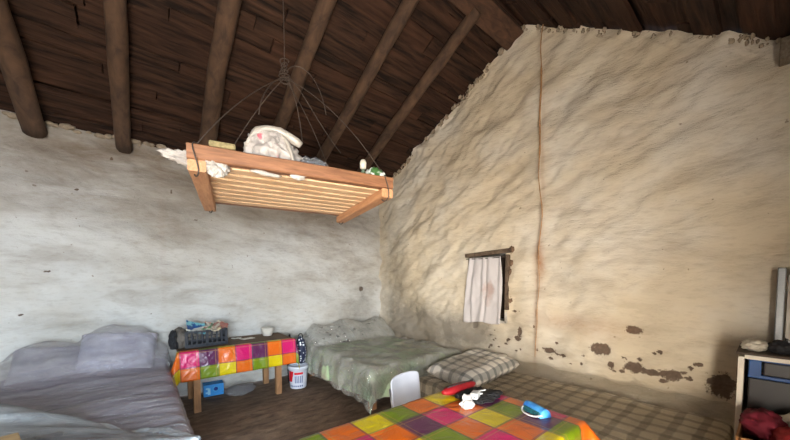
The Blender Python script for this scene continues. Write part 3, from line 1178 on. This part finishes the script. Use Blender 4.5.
# blue face-mask packet
mk = empty('mask_packet', 'bright blue soft packet with a teal face and white strap on the table', 'packet', (1.775, 0.85, ZT), math.radians(-112))
bm = bmesh.new()
n, mz = 24, 12
V = []
for i in range(n + 1):
    u = i / n
    row = []
    for j in range(mz + 1):
        a = PI * j / mz
        rr = 1 + 0.06 * noise.noise(Vector((u * 5, a * 1.5, 2)))
        row.append(bm.verts.new((-0.075 + 0.15 * u, 0.036 * math.cos(a) * rr, 0.052 * math.sin(a) * rr * (1 - .25 * (u - .5) ** 2))))
    V.append(row)
for i in range(n):
    for j in range(mz):
        bm.faces.new((V[i][j], V[i + 1][j], V[i + 1][j + 1], V[i][j + 1]))
for e in (0, n):
    bm.faces.new(V[e] if e == 0 else V[e][::-1])
obj('packet_body', bm, basic('bright_blue_fabric', (84, 178, 232), 0.5, 0.2, 12, 0.3, alt=(30, 90, 190)), mk)
bm = bmesh.new()
box(bm, (0.005, -0.039, 0.018), (0.12, 0.008, 0.026), 0.003, (math.radians(-18), 0, 0))
obj('front_panel', bm, basic('teal_print', (24, 108, 112), 0.5, 0.5, 60, 0.1, alt=(12, 40, 60)), mk)
bm = bmesh.new()
tube(bm, bez((-0.07, -0.03, 0.02), (-0.06, -0.09, 0.0), (0.06, -0.085, 0.0), (0.078, -0.03, 0.02), 16), 0.005, 8)
obj('strap', bm, M_whitep, mk)

# ---------------------------------------------------------------- things on the back table
ZB = 0.7165
M_crate = basic('black_plastic', (34, 38, 48), 0.5, 0.3, 10, 0.1)
cr = empty('crate', 'black slotted plastic crate of magazines on the back table', 'crate', (0.60, 4.40, ZB + 0.004), math.radians(3))
CW, CD, CH = 0.44, 0.28, 0.195
boxo('crate_floor', (0, 0, 0.006), (CW, CD, 0.012), M_crate, cr, 0.002)
for sgn in (-1, 1):
    for side in (0, 1):
        bm = bmesh.new()
        L = CW if side == 0 else CD
        def pl(a, z, sa, sz):
            if side == 0:
                box(bm, (a, sgn * (CD / 2 - 0.006), z), (sa, 0.012, sz), 0.002)
            else:
                box(bm, (sgn * (CW / 2 - 0.006), a, z), (0.012, sa, sz), 0.002)
        pl(0, CH - 0.012, L, 0.024)
        pl(0, 0.024, L, 0.03)
        pl(0, 0.088, L - .02, 0.012)
        nb = 9 if side == 0 else 6
        for i in range(nb):
            pl(-L / 2 + 0.012 + (L - 0.024) * i / (nb - 1), CH / 2, 0.014 if i % 4 else 0.03, CH - 0.01)
        obj('crate_wall', bm, M_crate, cr, False)
# magazines heaped in it
pc_ = [((222, 220, 208), (150, 168, 176)), ((236, 232, 224), (196, 180, 140)), ((40, 84, 140), (120, 180, 190)), ((214, 206, 192), (190, 140, 124)), ((226, 226, 220), (90, 130, 90)), ((200, 190, 170), (150, 100, 90))]
spots = [(-0.10, -0.03, .02, -.02, .18, 6, 'cream magazine with blue print at the front of the crate, lying lowest'), (0.06, -0.045, .03, .12, -.06, -8, 'white magazine with a tan picture across the middle of the crate'),
         (-0.09, 0.06, .05, .85, .3, 20, 'dark blue magazine standing open above the back of the crate'), (0.13, 0.03, .06, .35, .12, 14, 'cream magazine with a red picture at the right of the crate'),
         (-0.01, 0.0, .045, .2, -.2, -24, 'white magazine with green print lying across the crate heap'), (0.12, -0.05, .05, .28, -.25, 34, 'tan magazine with a dark red picture tilted over the front right of the crate')]
for i, (x, y, z, rx, ry, rz, lab) in enumerate(spots):
    k = N('magazine_cover')
    P = k.coords('Object')
    vo = k.n('ShaderNodeTexVoronoi')
    vo.inputs['Scale'].default_value = 14 + 3 * i
    k.l(P, vo.inputs['Vector'])
    f = k.ramp(k.noise(P, 9 + i, 3, .5), [(0.48, G(0)), (0.53, G(1))])
    c = k.mix(f, srgb(*pc_[i][0]), srgb(*pc_[i][1]))
    k.set(**{'Base Color': c, 'Roughness': 0.4})
    bm = bmesh.new()
    n, mz = 14, 10
    top, bot = [], []
    for a in range(n + 1):
        ra, rb_ = [], []
        for b in range(mz + 1):
            u, v = a / n * 2 - 1, b / mz * 2 - 1
            zz = 0.018 * u * u + 0.012 * noise.noise(Vector((u * 2 + i, v * 2, i * 3)))
            ra.append(bm.verts.new((u * 0.11, v * 0.08, zz + 0.012)))
            rb_.append(bm.verts.new((u * 0.108, v * 0.079, zz)))
        top.append(ra)
        bot.append(rb_)
    for a in range(n):
        for b in range(mz):
            bm.faces.new((top[a][b], top[a + 1][b], top[a + 1][b + 1], top[a][b + 1]))
            bm.faces.new((bot[a][b], bot[a][b + 1], bot[a + 1][b + 1], bot[a + 1][b]))
    for a in range(n):
        for b in (0, mz):
            bm.faces.new((top[a][b], bot[a][b], bot[a + 1][b], top[a + 1][b]))
    for b in range(mz):
        for a in (0, n):
            bm.faces.new((top[a][b], top[a][b + 1], bot[a][b + 1], bot[a][b]))
    o = tag(obj('magazine', bm, k.m), lab, 'magazine', 'magazines in the black crate')
    o.location = (0.60 + x, 4.40 + y, ZB + 0.155 + z)
    o.rotation_euler = (rx, ry, math.radians(rz))
# dark bag left of crate
bg = empty('cloth_bag', 'dark grey cloth bag with black side slumped left of the crate', 'bag', (0.345, 4.40, ZB + 0.002))
bm = bmesh.new()
crumple(bm, (0, 0, 0), (0.072, 0.14, 0.13), 0.28, 1.8, 4, 31)
obj('bag_body', bm, basic('grey_cloth', (112, 104, 96), .85, .35, 8, .5), bg)
bm = bmesh.new()
crumple(bm, (-0.062, -0.06, 0.0), (0.045, 0.10, 0.118), 0.35, 1.8, 4, 33)
obj('bag_side', bm, M_black, bg)
# papers
M_paper = basic('paper', (232, 230, 222), 0.75, 0.1, 8, 0.1)
for (x, y, r, s, lab) in ((1.10, 4.46, 12, (.17, .11), 'white sheet of paper left of the bowl on the back table'), (0.99, 4.58, -20, (.12, .09), 'smaller paper slip nearer the wall on the back table')):
    bm = bmesh.new()
    V = [[bm.verts.new(((a / 8 - .5) * s[0], (b / 8 - .5) * s[1], 0.006 + 0.006 * noise.noise(Vector((a * .5, b * .5, r))) + 0.01 * (a / 8 - .5) ** 2)) for b in range(9)] for a in range(9)]
    for a in range(8):
        for b in range(8):
            bm.faces.new((V[a][b], V[a + 1][b], V[a + 1][b + 1], V[a][b + 1]))
    o = tag(thick(obj('paper_sheet', bm, M_paper), 0.0015), lab, 'paper', 'papers on the back table')
    o.location = (x, y, ZB + .001)
    o.rotation_euler = (0, 0, math.radians(r))
# bowl
bm = bmesh.new()
rg = lathe(bm, [(0.055, 0.0), (0.06, 0.004), (0.078, 0.05), (0.088, 0.105), (0.092, 0.112), (0.089, 0.114), (0.084, 0.105), (0.074, 0.05), (0.056, 0.01)], seg=32)
bm.faces.new(rg[0][::-1])
bm.faces.new(rg[-1])
o = tag(obj('plastic_bowl', bm, basic('milky_plastic', (214, 210, 200), 0.35, 0.15, 6, 0.1)), 'milky plastic bowl on the right end of the back table', 'bowl')
o.location = (1.40, 4.58, ZB)

# ---------------------------------------------------------------- around the back table
bk = empty('paint_bucket', 'white plastic bucket with red print on the floor beside the back table', 'bucket', (1.70, 4.22, 0), math.radians(-20))
bm = bmesh.new()
prof = [(0.0, 0.002), (0.108, 0.0), (0.112, 0.006), (0.122, 0.15), (0.130, 0.27), (0.139, 0.275), (0.139, 0.30), (0.132, 0.315), (0.126, 0.315), (0.124, 0.27), (0.105, 0.012), (0.0, 0.01)]
lathe(bm, prof, seg=36)
bkb = obj('bucket_body', bm, M_white_pl, bk)
bm = bmesh.new()
tube(bm, bez((-0.137, 0, 0.285), (-0.15, -0.14, 0.22), (0.15, -0.14, 0.22), (0.137, 0, 0.285), 18), 0.0035, 8)
obj('bucket_handle', bm, M_chair_steel, bk)


def wrap(z0, z1, a0, a1, name, m, par, r0=0.1125, k1=0.0635, n=14, off=0.0016, skew=0.0):
    bm = bmesh.new()
    V = []
    for i in range(n + 1):
        row = []
        for j in range(7):
            z = z0 + (z1 - z0) * j / 6
            a = math.radians(a0 + (a1 - a0) * i / n + skew * (j / 6 - .5))
            r = r0 + (z - 0.006) * k1 + off
            row.append(bm.verts.new((r * math.cos(a), r * math.sin(a), z)))
        V.append(row)
    for i in range(n):
        for j in range(6):
            bm.faces.new((V[i][j], V[i + 1][j], V[i + 1][j + 1], V[i][j + 1]))
    return obj(name, bm, m, par)


M_redp = basic('red_print', (206, 30, 46), 0.4, 0.15, 10, 0)
M_bluep = basic('grey_blue_print', (86, 104, 148), 0.4, 0.15, 10, 0)
wrap(0.10, 0.25, 195, 232, 'red_print', M_redp, bkb, skew=14)
wrap(0.205, 0.235, 244, 298, 'red_print', M_redp, bkb)
for i in range(5):
    wrap(0.085, 0.185, 246 + i * 11, 252 + i * 11, 'blue_print', M_bluep, bkb, n=3)
for i in range(7):
    wrap(0.03, 0.052, 206 + i * 14, 215 + i * 14, 'blue_print', M_bluep, bkb, n=3)

# polka dot bag on the bucket
k = N('polka_dots')
P = k.coords('Object')
vo = k.n('ShaderNodeTexVoronoi')
vo.inputs['Scale'].default_value = 26
vo.inputs['Randomness'].default_value = 0.35
k.l(P, vo.inputs['Vector'])
f = k.ramp(vo.outputs['Distance'], [(0.30, G(1)), (0.36, G(0))])
k.set(**{'Base Color': k.mix(f, srgb(28, 38, 66), srgb(222, 226, 232)), 'Roughness': 0.7})
dt = empty('dotted_bag', 'navy bag with white dots standing on the bucket rim', 'bag', (1.765, 4.275, 0.315))
bm = bmesh.new()
crumple(bm, (0, 0, 0), (0.072, 0.095, 0.215), 0.16, 1.5, 4, 41)
obj('bag_body', bm, k.m, dt)
bm = bmesh.new()
tube(bm, bez((-0.03, 0, 0.36), (-0.05, 0, 0.45), (0.05, 0.01, 0.45), (0.03, 0.01, 0.36), 12), 0.006, 8)
obj('bag_strap', bm, M_black, dt)
bm = bmesh.new()
crumple(bm, (1.665, 4.44, 0.0), (0.035, 0.05, 0.395), 0.2, 1.8, 4, 44)
tag(obj('black_bag', bm, M_black), 'narrow black bag standing on the floor behind the bucket', 'bag')

# blue carton on the floor under the table
bx = empty('blue_carton', 'bright blue carton under the left end of the back table', 'carton', (0.715, 4.66, 0), math.radians(-4))
M_blue = basic('blue_card', (40, 140, 214), 0.5, 0.12, 8, 0.05)
cbody = boxo('carton_body', (0, 0, 0.075), (0.23, 0.16, 0.15), M_blue, bx, 0.003)
M_lblue = basic('pale_blue_print', (150, 206, 236), 0.5, 0.1, 8, 0)
boxo('pale_mark', (-0.055, -0.081, 0.064), (0.03, 0.003, 0.082), M_lblue, cbody, 0)
boxo('pale_mark', (-0.073, -0.081, 0.103), (0.035, 0.003, 0.02), M_lblue, cbody, 0)
boxo('pale_mark', (-0.08, -0.081, 0.05), (0.024, 0.003, 0.02), M_lblue, cbody, 0)
bm = bmesh.new()
rg = lathe(bm, [(0.024, 0.0), (0.024, 0.003), (0.0005, 0.003)], seg=24)
bmesh.ops.rotate(bm, cent=(0, 0, 0), matrix=Euler((PI / 2, 0, 0)).to_matrix(), verts=bm.verts[:])
bmesh.ops.translate(bm, vec=(0.022, -0.0795, 0.088), verts=bm.verts[:])
obj('dark_disc', bm, basic('dark_blue_print', (22, 46, 132), 0.5, 0.1, 8, 0), cbody)
bm = bmesh.new()
lathe(bm, [(0.024, 0.0), (0.036, 0.0), (0.036, 0.002), (0.024, 0.002), (0.024, 0.0)], seg=28)
bmesh.ops.rotate(bm, cent=(0, 0, 0), matrix=Euler((PI / 2, 0, 0)).to_matrix(), verts=bm.verts[:])
bmesh.ops.translate(bm, vec=(0.022, -0.0797, 0.088), verts=bm.verts[:])
obj('pale_ring', bm, basic('mid_blue_print', (70, 160, 222), 0.5, 0.1, 8, 0), cbody)
# crumpled clear bag on the floor
bm = bmesh.new()
crumple(bm, (0.99, 4.46, 0), (0.17, 0.11, 0.06), 0.5, 2.2, 5, 52)
tag(obj('plastic_bag', bm, glassy('grey_poly_bag', (150, 146, 150), 0.4, 0.15, 0.8, 9, 1.0)), 'crumpled clear plastic bag lying on the floor under the back table', 'bag')

# wooden box at the near left corner
st_ = empty('wooden_stool', 'pale wooden stool whose top corner shows at the bottom left', 'stool', (-0.535, 1.80, 0), math.radians(15))
M_pale = wood('pale_wood', (206, 178, 132), (160, 128, 86), 5, 0.65, (1, 6, 1))
boxo('stool_top', (0, 0, 0.845), (0.34, 0.34, 0.03), M_pale, st_, 0.005)
for a in (-1, 1):
    boxo('apron', (a * 0.12, 0, 0.79), (0.02, 0.22, 0.08), M_pale, st_)
    boxo('apron', (0, a * 0.12, 0.79), (0.22, 0.02, 0.08), M_pale, st_)
    for b in (-1, 1):
        boxo('leg', (a * 0.13, b * 0.13, 0.415), (0.04, 0.04, 0.83), M_pale, st_)

# ---------------------------------------------------------------- hanging slatted rack
M_rack = wood('rack_wood', (164, 114, 78), (112, 72, 46), 5, 0.6, (1.2, 10, 10))
M_rack2 = wood('rack_slat_wood', (234, 204, 166), (200, 158, 116), 5, 0.6, (1.2, 10, 10))
M_rackend = wood('rack_end_wood', (208, 158, 114), (166, 114, 76), 5, 0.6, (10, 1.2, 10))
RZ = 2.108
RA = math.radians(-12)
rk = empty('hanging_rack', 'slatted wooden rack hung from the roof on wires above the room', 'rack', (0.912, 2.355, RZ), RA)
RL, RD = 1.21, 1.06


def hewn(name, c, s, m, seed, nseg=20, axis=0):
    """slightly uneven sawn bar"""
    bm = bmesh.new()
    n = nseg
    rings = []
    for i in range(n + 1):
        t = i / n - 0.5
        w1 = 1 + 0.05 * noise.noise(Vector((t * 6, seed, 0)))
        w2 = 1 + 0.07 * noise.noise(Vector((t * 6, seed, 4)))
        o = 0.003 * noise.noise(Vector((t * 4, seed, 9)))
        A, B = s[1] / 2 * w1, s[2] / 2 * w2
        ch_ = min(A, B) * 0.22
        prof = [(-A + ch_, -B), (A - ch_, -B), (A, -B + ch_), (A, B - ch_), (A - ch_, B), (-A + ch_, B), (-A, B - ch_), (-A, -B + ch_)]
        ring = []
        for p, q_ in prof:
            co = (t * s[0], p + o, q_) if axis == 0 else (p + o, t * s[0], q_)
            ring.append(bm.verts.new(Vector(co) + Vector(c)))
        rings.append(ring)
    for i in range(n):
        for k_ in range(8):
            f = (rings[i][k_], rings[i][(k_ + 1) % 8], rings[i + 1][(k_ + 1) % 8], rings[i + 1][k_])
            bm.faces.new(f)
    bm.faces.new(rings[0])
    bm.faces.new(rings[-1])
    bmesh.ops.recalc_face_normals(bm, faces=bm.faces[:])
    return obj(name, bm, m, rk, False)


for sg in (-1, 1):
    hewn('long_rail', (0, sg * (RD / 2 - 0.03), 0.075), (RL, 0.06, 0.08), M_rack, sg * 3.3)
for sg in (-1, 1):
    hewn('end_rail', (sg * (RL / 2 - 0.045), 0, 0.0), (RD, 0.085, 0.06), M_rackend, sg * 5.1, axis=1)
for i in range(8):
    yy = -RD / 2 + 0.12 + i * (RD - 0.24) / 7
    hewn('slat', (0, yy, 0.042), (RL - 0.03, 0.083, 0.02), M_rack2, 10 + i * 1.7)


def R(l, d, z):
    return Vector((0.912, 2.355, RZ)) + Matrix.Rotation(RA, 3, 'Z') @ Vector((l, d, z))


# wires
M_wire = basic('rusty_wire', (92, 80, 72), 0.6, 0.3, 40, 0.2, metal=0.5)
KN = Vector((0.865, 2.32, 2.98))
hw = empty('hanging_wire', 'rusty wire from the roof, knotted above the rack and spread to its corners', 'wire', (0, 0, 0))
bm = bmesh.new()
tube(bm, [KN + Vector((0.004, 0, 1.34)), KN + Vector((0, 0, .6)), KN + Vector((0.004, 0, 0.25)), KN], 0.0035, 7)
obj('hanger_strand', bm, M_wire, hw)
bm = bmesh.new()
pts = []
for i in range(60):
    t = i / 59
    pts.append(KN + Vector((0.028 * math.cos(t * 38) * (1 + .4 * math.sin(t * 7)), 0.028 * math.sin(t * 38), -0.03 + 0.16 * t)))
tube(bm, pts, 0.004, 6)
obj('wire_knot', bm, M_wire, hw)
for l, d, bow in ((-RL / 2 + .04, -RD / 2 + .03, .07), (RL / 2 - .05, -RD / 2 + .03, .12), (-RL / 2 + .05, RD / 2 - .03, .10), (RL / 2 - .05, RD / 2 - .03, .14)):
    e = R(l, d, 0.115)
    mid = (KN + e) / 2
    bm = bmesh.new()
    tube(bm, bez(KN, KN.lerp(e, .3) + Vector((0, 0, bow)), KN.lerp(e, .7) + Vector((0, 0, bow * 1.2)), e, 18), 0.003, 7)
    cs_ = obj('corner_strand', bm, M_wire, hw)
    bm = bmesh.new()
    sl = Vector((math.cos(RA), math.sin(RA), 0))
    sd = Vector((-math.sin(RA), math.cos(RA), 0))
    lp = []
    for i in range(25):
        a = 2 * PI * i / 24
        lp.append(R(l, d, 0.04) + sd * 0.047 * math.cos(a) + Vector((0, 0, 0.088 * math.sin(a))) + sl * 0.012 * math.sin(a * 2))
    tube(bm, lp, 0.004, 6)
    obj('wire_loop', bm, M_wire, cs_)
for p1, p2, p3 in (((.02, -.02, .16), (.22, -.1, .14), (.27, -.12, -.22)), ((.03, 0, .02), (.10, 0, -.1), (.13, 0, -.42)), ((.06, 0.0, .1), (.3, 0.1, -.2), (.55, .15, -.35)), ((-.06, -.02, -.02), (-.2, -.1, -.2), (-.22, -.12, -.38))):
    bm = bmesh.new()
    tube(bm, bez(KN, KN + Vector(p1), KN + Vector(p2), KN + Vector(p3), 18), 0.0035, 6)
    obj('loose_end', bm, M_wire, hw)

# things lying on the rack
ZK = 0.055
pb = empty('shopping_bag', 'white carrier bag with pink print knotted on top of the rack', 'bag', R(-.16, -.34, ZK), RA)
k = N('carrier_bag')
P = k.coords('Object')
nz = k.noise(P, 9, 3, .5)
f = k.ramp(nz, [(0.60, G(0)), (0.66, G(1))])
k.set(**{'Base Color': k.mix(f, srgb(176, 168, 162), srgb(176, 70, 84)), 'Roughness': 0.35})
k.bump(k.noise(P, 24, 4, .6, 1), .6, .02)
M_carrier = k.m
bm = bmesh.new()
crumple(bm, (0, 0, 0), (0.155, 0.12, 0.155), 0.42, 1.7, 5, 61)
obj('bag_body', bm, M_carrier, pb)
M_wh = basic('white_poly', (172, 164, 154), 0.4, 0.12, 10, 0.3)
bm = bmesh.new()
tube(bm, bez((-.16, -0.03, 0.13), (-.10, -0.05, 0.31), (0.02, -0.06, 0.30), (0.16, -0.08, 0.20), 16), [0.012, .016, .02, .022, .024, .024, .024, .024, .024, .024, .024, .026, .027, .028, .028, .026, .02], 10, True, .35, 2)
obj('bag_handle', bm, M_wh, pb)
bm = bmesh.new()
tube(bm, bez((0.03, -0.07, 0.25), (0.08, -0.12, 0.2), (0.10, -0.13, 0.1), (0.11, -0.13, 0.03), 12), 0.012, 8, True, .35, 4)
obj('bag_handle', bm, M_wh, pb)
bm = bmesh.new()
crumple(bm, (0, 0, 0), (0.11, 0.10, 0.085), 0.45, 2.0, 5, 66)
o = tag(obj('plastic_bag', bm, glassy('clear_poly', (186, 192, 204), .5, .15, .8, 12, 1.0)), 'small bluish clear bag just right of the white carrier bag on the rack', 'bag')
o.location = R(.09, -.34, ZK)
bm = bmesh.new()
box(bm, (0, 0, 0.017), (0.13, 0.06, 0.032), 0.012, (0, 0, 0), 3)
o = tag(obj('sponge', bm, basic('sponge', (150, 136, 96), 0.95, 0.35, 60, 0.8)), 'flat yellowish sponge on the left part of the rack', 'sponge')
o.location = R(-.44, -.50, 0.116)
o.rotation_euler = (0, 0, RA)
# bottle bundle on the right
bt = empty('plastic_bottle', 'small clear bottle with a pale cap standing at the right end of the rack', 'bottle', R(.44, -.38, ZK), 0)
bm = bmesh.new()
rg = lathe(bm, [(0.022, 0), (0.026, 0.006), (0.026, 0.09), (0.018, 0.115), (0.010, 0.13), (0.010, 0.14)], seg=20)
bm.faces.new(rg[0][::-1])
bm.faces.new(rg[-1])
obj('bottle_body', bm, basic('clear_green', (120, 140, 120), .2, .2, 8, 0), bt)
bm = bmesh.new()
rg = lathe(bm, [(0.014, 0.136), (0.022, 0.142), (0.024, 0.18), (0.016, 0.2)], seg=20)
bm.faces.new(rg[0][::-1])
bm.faces.new(rg[-1])
obj('bottle_cap', bm, basic('pale_cap', (210, 200, 184), .5, .1), bt)
bm = bmesh.new()
crumple(bm, (0, 0, 0), (0.085, 0.07, 0.065), 0.45, 2.2, 4, 71)
k = N('bundle')
P = k.coords('Object')
f = k.ramp(k.noise(P, 12, 3), [(0.45, G(0)), (0.52, G(1))])
k.set(**{'Base Color': k.mix(f, srgb(70, 110, 60), srgb(206, 210, 204)), 'Roughness': .35})
o = tag(obj('plastic_bundle', bm, k.m), 'green and white plastic bundle beside the bottle at the right end of the rack', 'bundle')
o.location = R(.50, -.45, 0.06)
# white cloth hanging out of the left end
bm = bmesh.new()
crumple(bm, R(-.625, -.36, .04), (0.105, 0.036, 0.032), 0.75, 1.6, 5, 78, False, True, (0, math.radians(8), RA + math.radians(8)))
tag(obj('white_rag', bm, basic('white_rag_cloth', (172, 164, 156), .8, .15, 12, .5)), 'white rag poking out over the left end of the rack', 'cloth')
bm = bmesh.new()
crumple(bm, (0, 0, 0), (0.05, 0.016, 0.045), 0.95, 1.6, 5, 75, False)
o = tag(obj('plastic_scrap', bm, M_wh), 'white plastic scrap caught under the left front corner of the rack', 'plastic scrap')
o.location = R(-.47, -.505, -0.045)
for (l, s, sd, lab) in ((-.22, (.08, .008, .012), 3, 'longer torn white paper strip under the front rail of the rack'), (-.04, (.045, .008, .03), 5, 'small torn white paper curl hanging right of the longer strip on the rack')):
    bm = bmesh.new()
    crumple(bm, (0, 0, 0), s, .5, 1.8, 3, sd, False)
    o = tag(obj('paper_scrap', bm, M_wh), lab, 'paper')
    o.location = R(l, -.505, 0.005)
    o.rotation_euler = (0, math.radians(4), RA)

# ---------------------------------------------------------------- cabinet on the right
M_frame = basic('cream_frame', (222, 214, 198), 0.5, 0.1, 8, 0.05)
M_ctop = wood('cabinet_top_wood', (96, 80, 66), (58, 46, 38), 5)
CX0, CX1, CY0, CY1 = 3.06, 3.54, -0.56, 0.122
cb = empty('cabinet', 'cream framed cabinet with blue and grey plastic drawers by the gable', 'cabinet', ((CX0 + CX1) / 2, (CY0 + CY1) / 2, 0))
sx, sy = CX1 - CX0, CY1 - CY0
ZC = 1.03
bm = bmesh.new()
for s in (-1, 1):
    box(bm, (0, s * (sy / 2 - 0.014), (ZC - 0.03) / 2), (sx, 0.028, ZC - 0.03), 0.003)
box(bm, (0, 0, ZC - 0.028), (sx, sy - 0.056, 0.028), 0.003)
box(bm, (0, 0, 0.615), (sx, sy - 0.056, 0.028), 0.003)
box(bm, (0, 0, 0.09), (sx, sy - 0.056, 0.028), 0.003)
box(bm, (sx / 2 - 0.006, 0, ZC / 2), (0.012, sy - 0.056, ZC - 0.1), 0.002)
obj('cabinet_body', bm, M_frame, cb, False)
boxo('cabinet_top', (0, 0, ZC - 0.006), (sx + 0.02, sy + 0.02, 0.016), M_ctop, cb, 0.003)
M_bluepl = basic('blue_plastic', (20, 74, 136), 0.4, 0.15, 8, 0.05)
M_greypl = basic('smoky_plastic', (52, 50, 50), 0.35, 0.15, 8, 0.05)
bm = bmesh.new()
for c, s in (((-sx / 2 + 0.05, 0, 0.985), (0.06, sy - .09, 0.016)), ((-sx / 2 + .05, 0, 0.878), (0.06, sy - .09, 0.022)), ((-sx / 2 + .05, sy / 2 - 0.075, 0.93), (0.06, 0.055, 0.1)), ((-sx / 2 + .05, -sy / 2 + 0.075, 0.93), (0.06, 0.055, 0.1))):
    box(bm, c, s, 0.004)
obj('drawer_frame', bm, M_bluepl, cb, False)
for z, h, m in ((0.932, 0.085, M_greypl), (0.755, 0.215, M_greypl)):
    d = boxo('drawer', (-sx / 2 + 0.075, 0, z), (0.1, sy - (0.22 if h < .1 else .1), h), m, cb, 0.008)
    boxo('handle', (-sx / 2 + 0.018, -0.10, z + h * 0.18), (0.02, 0.05, 0.05), M_black, d, 0.006)
# on top of it
bm = bmesh.new()
crumple(bm, (3.20, 0.055, ZC + 0.003), (0.09, 0.06, 0.042), 0.35, 1.9, 4, 81)
tag(obj('folded_cloth', bm, basic('grey_white_cloth', (196, 188, 172), .85, .2, 9, .5)), 'pale grey cloth lying on the left corner of the cabinet top', 'cloth')
bm = bmesh.new()
crumple(bm, (3.18, -0.055, ZC + 0.003), (0.07, 0.055, 0.045), 0.35, 2.0, 4, 85)
tag(obj('folded_cloth', bm, M_black), 'black cloth between the pale cloth and the mirror on the cabinet', 'cloth')
# mirror leaning on the wall
mr = empty('mirror', 'silver framed mirror standing on the cabinet top at the right edge', 'mirror', (3.46, -0.245, ZC + 0.004), 0, None, (0, math.radians(4), 0))
M_silver = basic('brushed_silver', (130, 132, 134), 0.4, 0.12, 20, 0.05, (1, 1, 8), metal=0.9)
MW, MH = 0.44, 0.56
for s in (-1, 1):
    bm = bmesh.new()
    box(bm, (0, s * (MW / 2 - 0.02), MH / 2), (0.03, 0.04, MH), 0.006)
    obj('frame_side', bm, M_silver, mr, False)
    bm = bmesh.new()
    box(bm, (0, 0, 0.028 if s < 0 else MH - 0.028), (0.03, MW - 0.112, 0.056), 0.006)
    obj('frame_rail', bm, M_silver, mr, False)
k = N('mirror_glass')
k.set(**{'Base Color': (0.85, 0.87, 0.88, 1), 'Metallic': 1.0, 'Roughness': 0.04})
boxo('mirror_glass', (0.004, 0, MH / 2), (0.012, MW - 0.1, MH - 0.1), k.m, mr, 0)

# box of clothes before the cabinet
cbx = empty('cardboard_box', 'open brown box of clothes on the floor before the cabinet', 'box', (2.80, -0.215, 0))
M_card = basic('brown_card', (158, 112, 66), 0.9, 0.2, 9, 0.15)
bw, bd, bh = 0.48, 0.62, 0.63
boxo('box_floor', (0, 0, 0.006), (bw, bd, 0.012), M_card, cbx, 0)
for s in (-1, 1):
    boxo('box_wall', (s * (bw / 2 - 0.005), 0, bh / 2), (0.01, bd, bh), M_card, cbx, 0.002)
    boxo('box_wall', (0, s * (bd / 2 - 0.005), bh / 2), (bw - 0.02, 0.01, bh), M_card, cbx, 0.002)
boxo('box_flap', (-bw / 2 - 0.03, 0, bh - 0.055), (0.008, bd - .04, 0.13), M_card, cbx, 0.002)
for (x, y, z, s, sd, rgb, lab) in (
        (2.88, 0.0, .57, (.13, .085, .08), 91, (120, 24, 44), 'dark red shirt bundled at the left of the clothes box'),
        (2.95, -.15, .58, (.075, .09, .08), 92, (206, 196, 178), 'cream garment in the middle of the clothes box'),
        (2.74, -.13, .55, (.11, .09, .075), 97, (168, 40, 40), 'bright red garment low at the front of the clothes box'),
        (2.93, -.35, .58, (.09, .11, .105), 93, (30, 74, 150), 'deep blue garment on top at the right of the clothes box'),
        (2.77, -.31, .56, (.10, .09, .08), 95, (130, 170, 196), 'pale blue garment at the front right of the clothes box')):
    bm = bmesh.new()
    crumple(bm, (x, y, z), s, 0.4, 2.0, 4, sd)
    tag(obj('garment', bm, basic('garment_cloth', rgb, .85, .35, 8, .5)), lab, 'garment', 'clothes in the brown box')
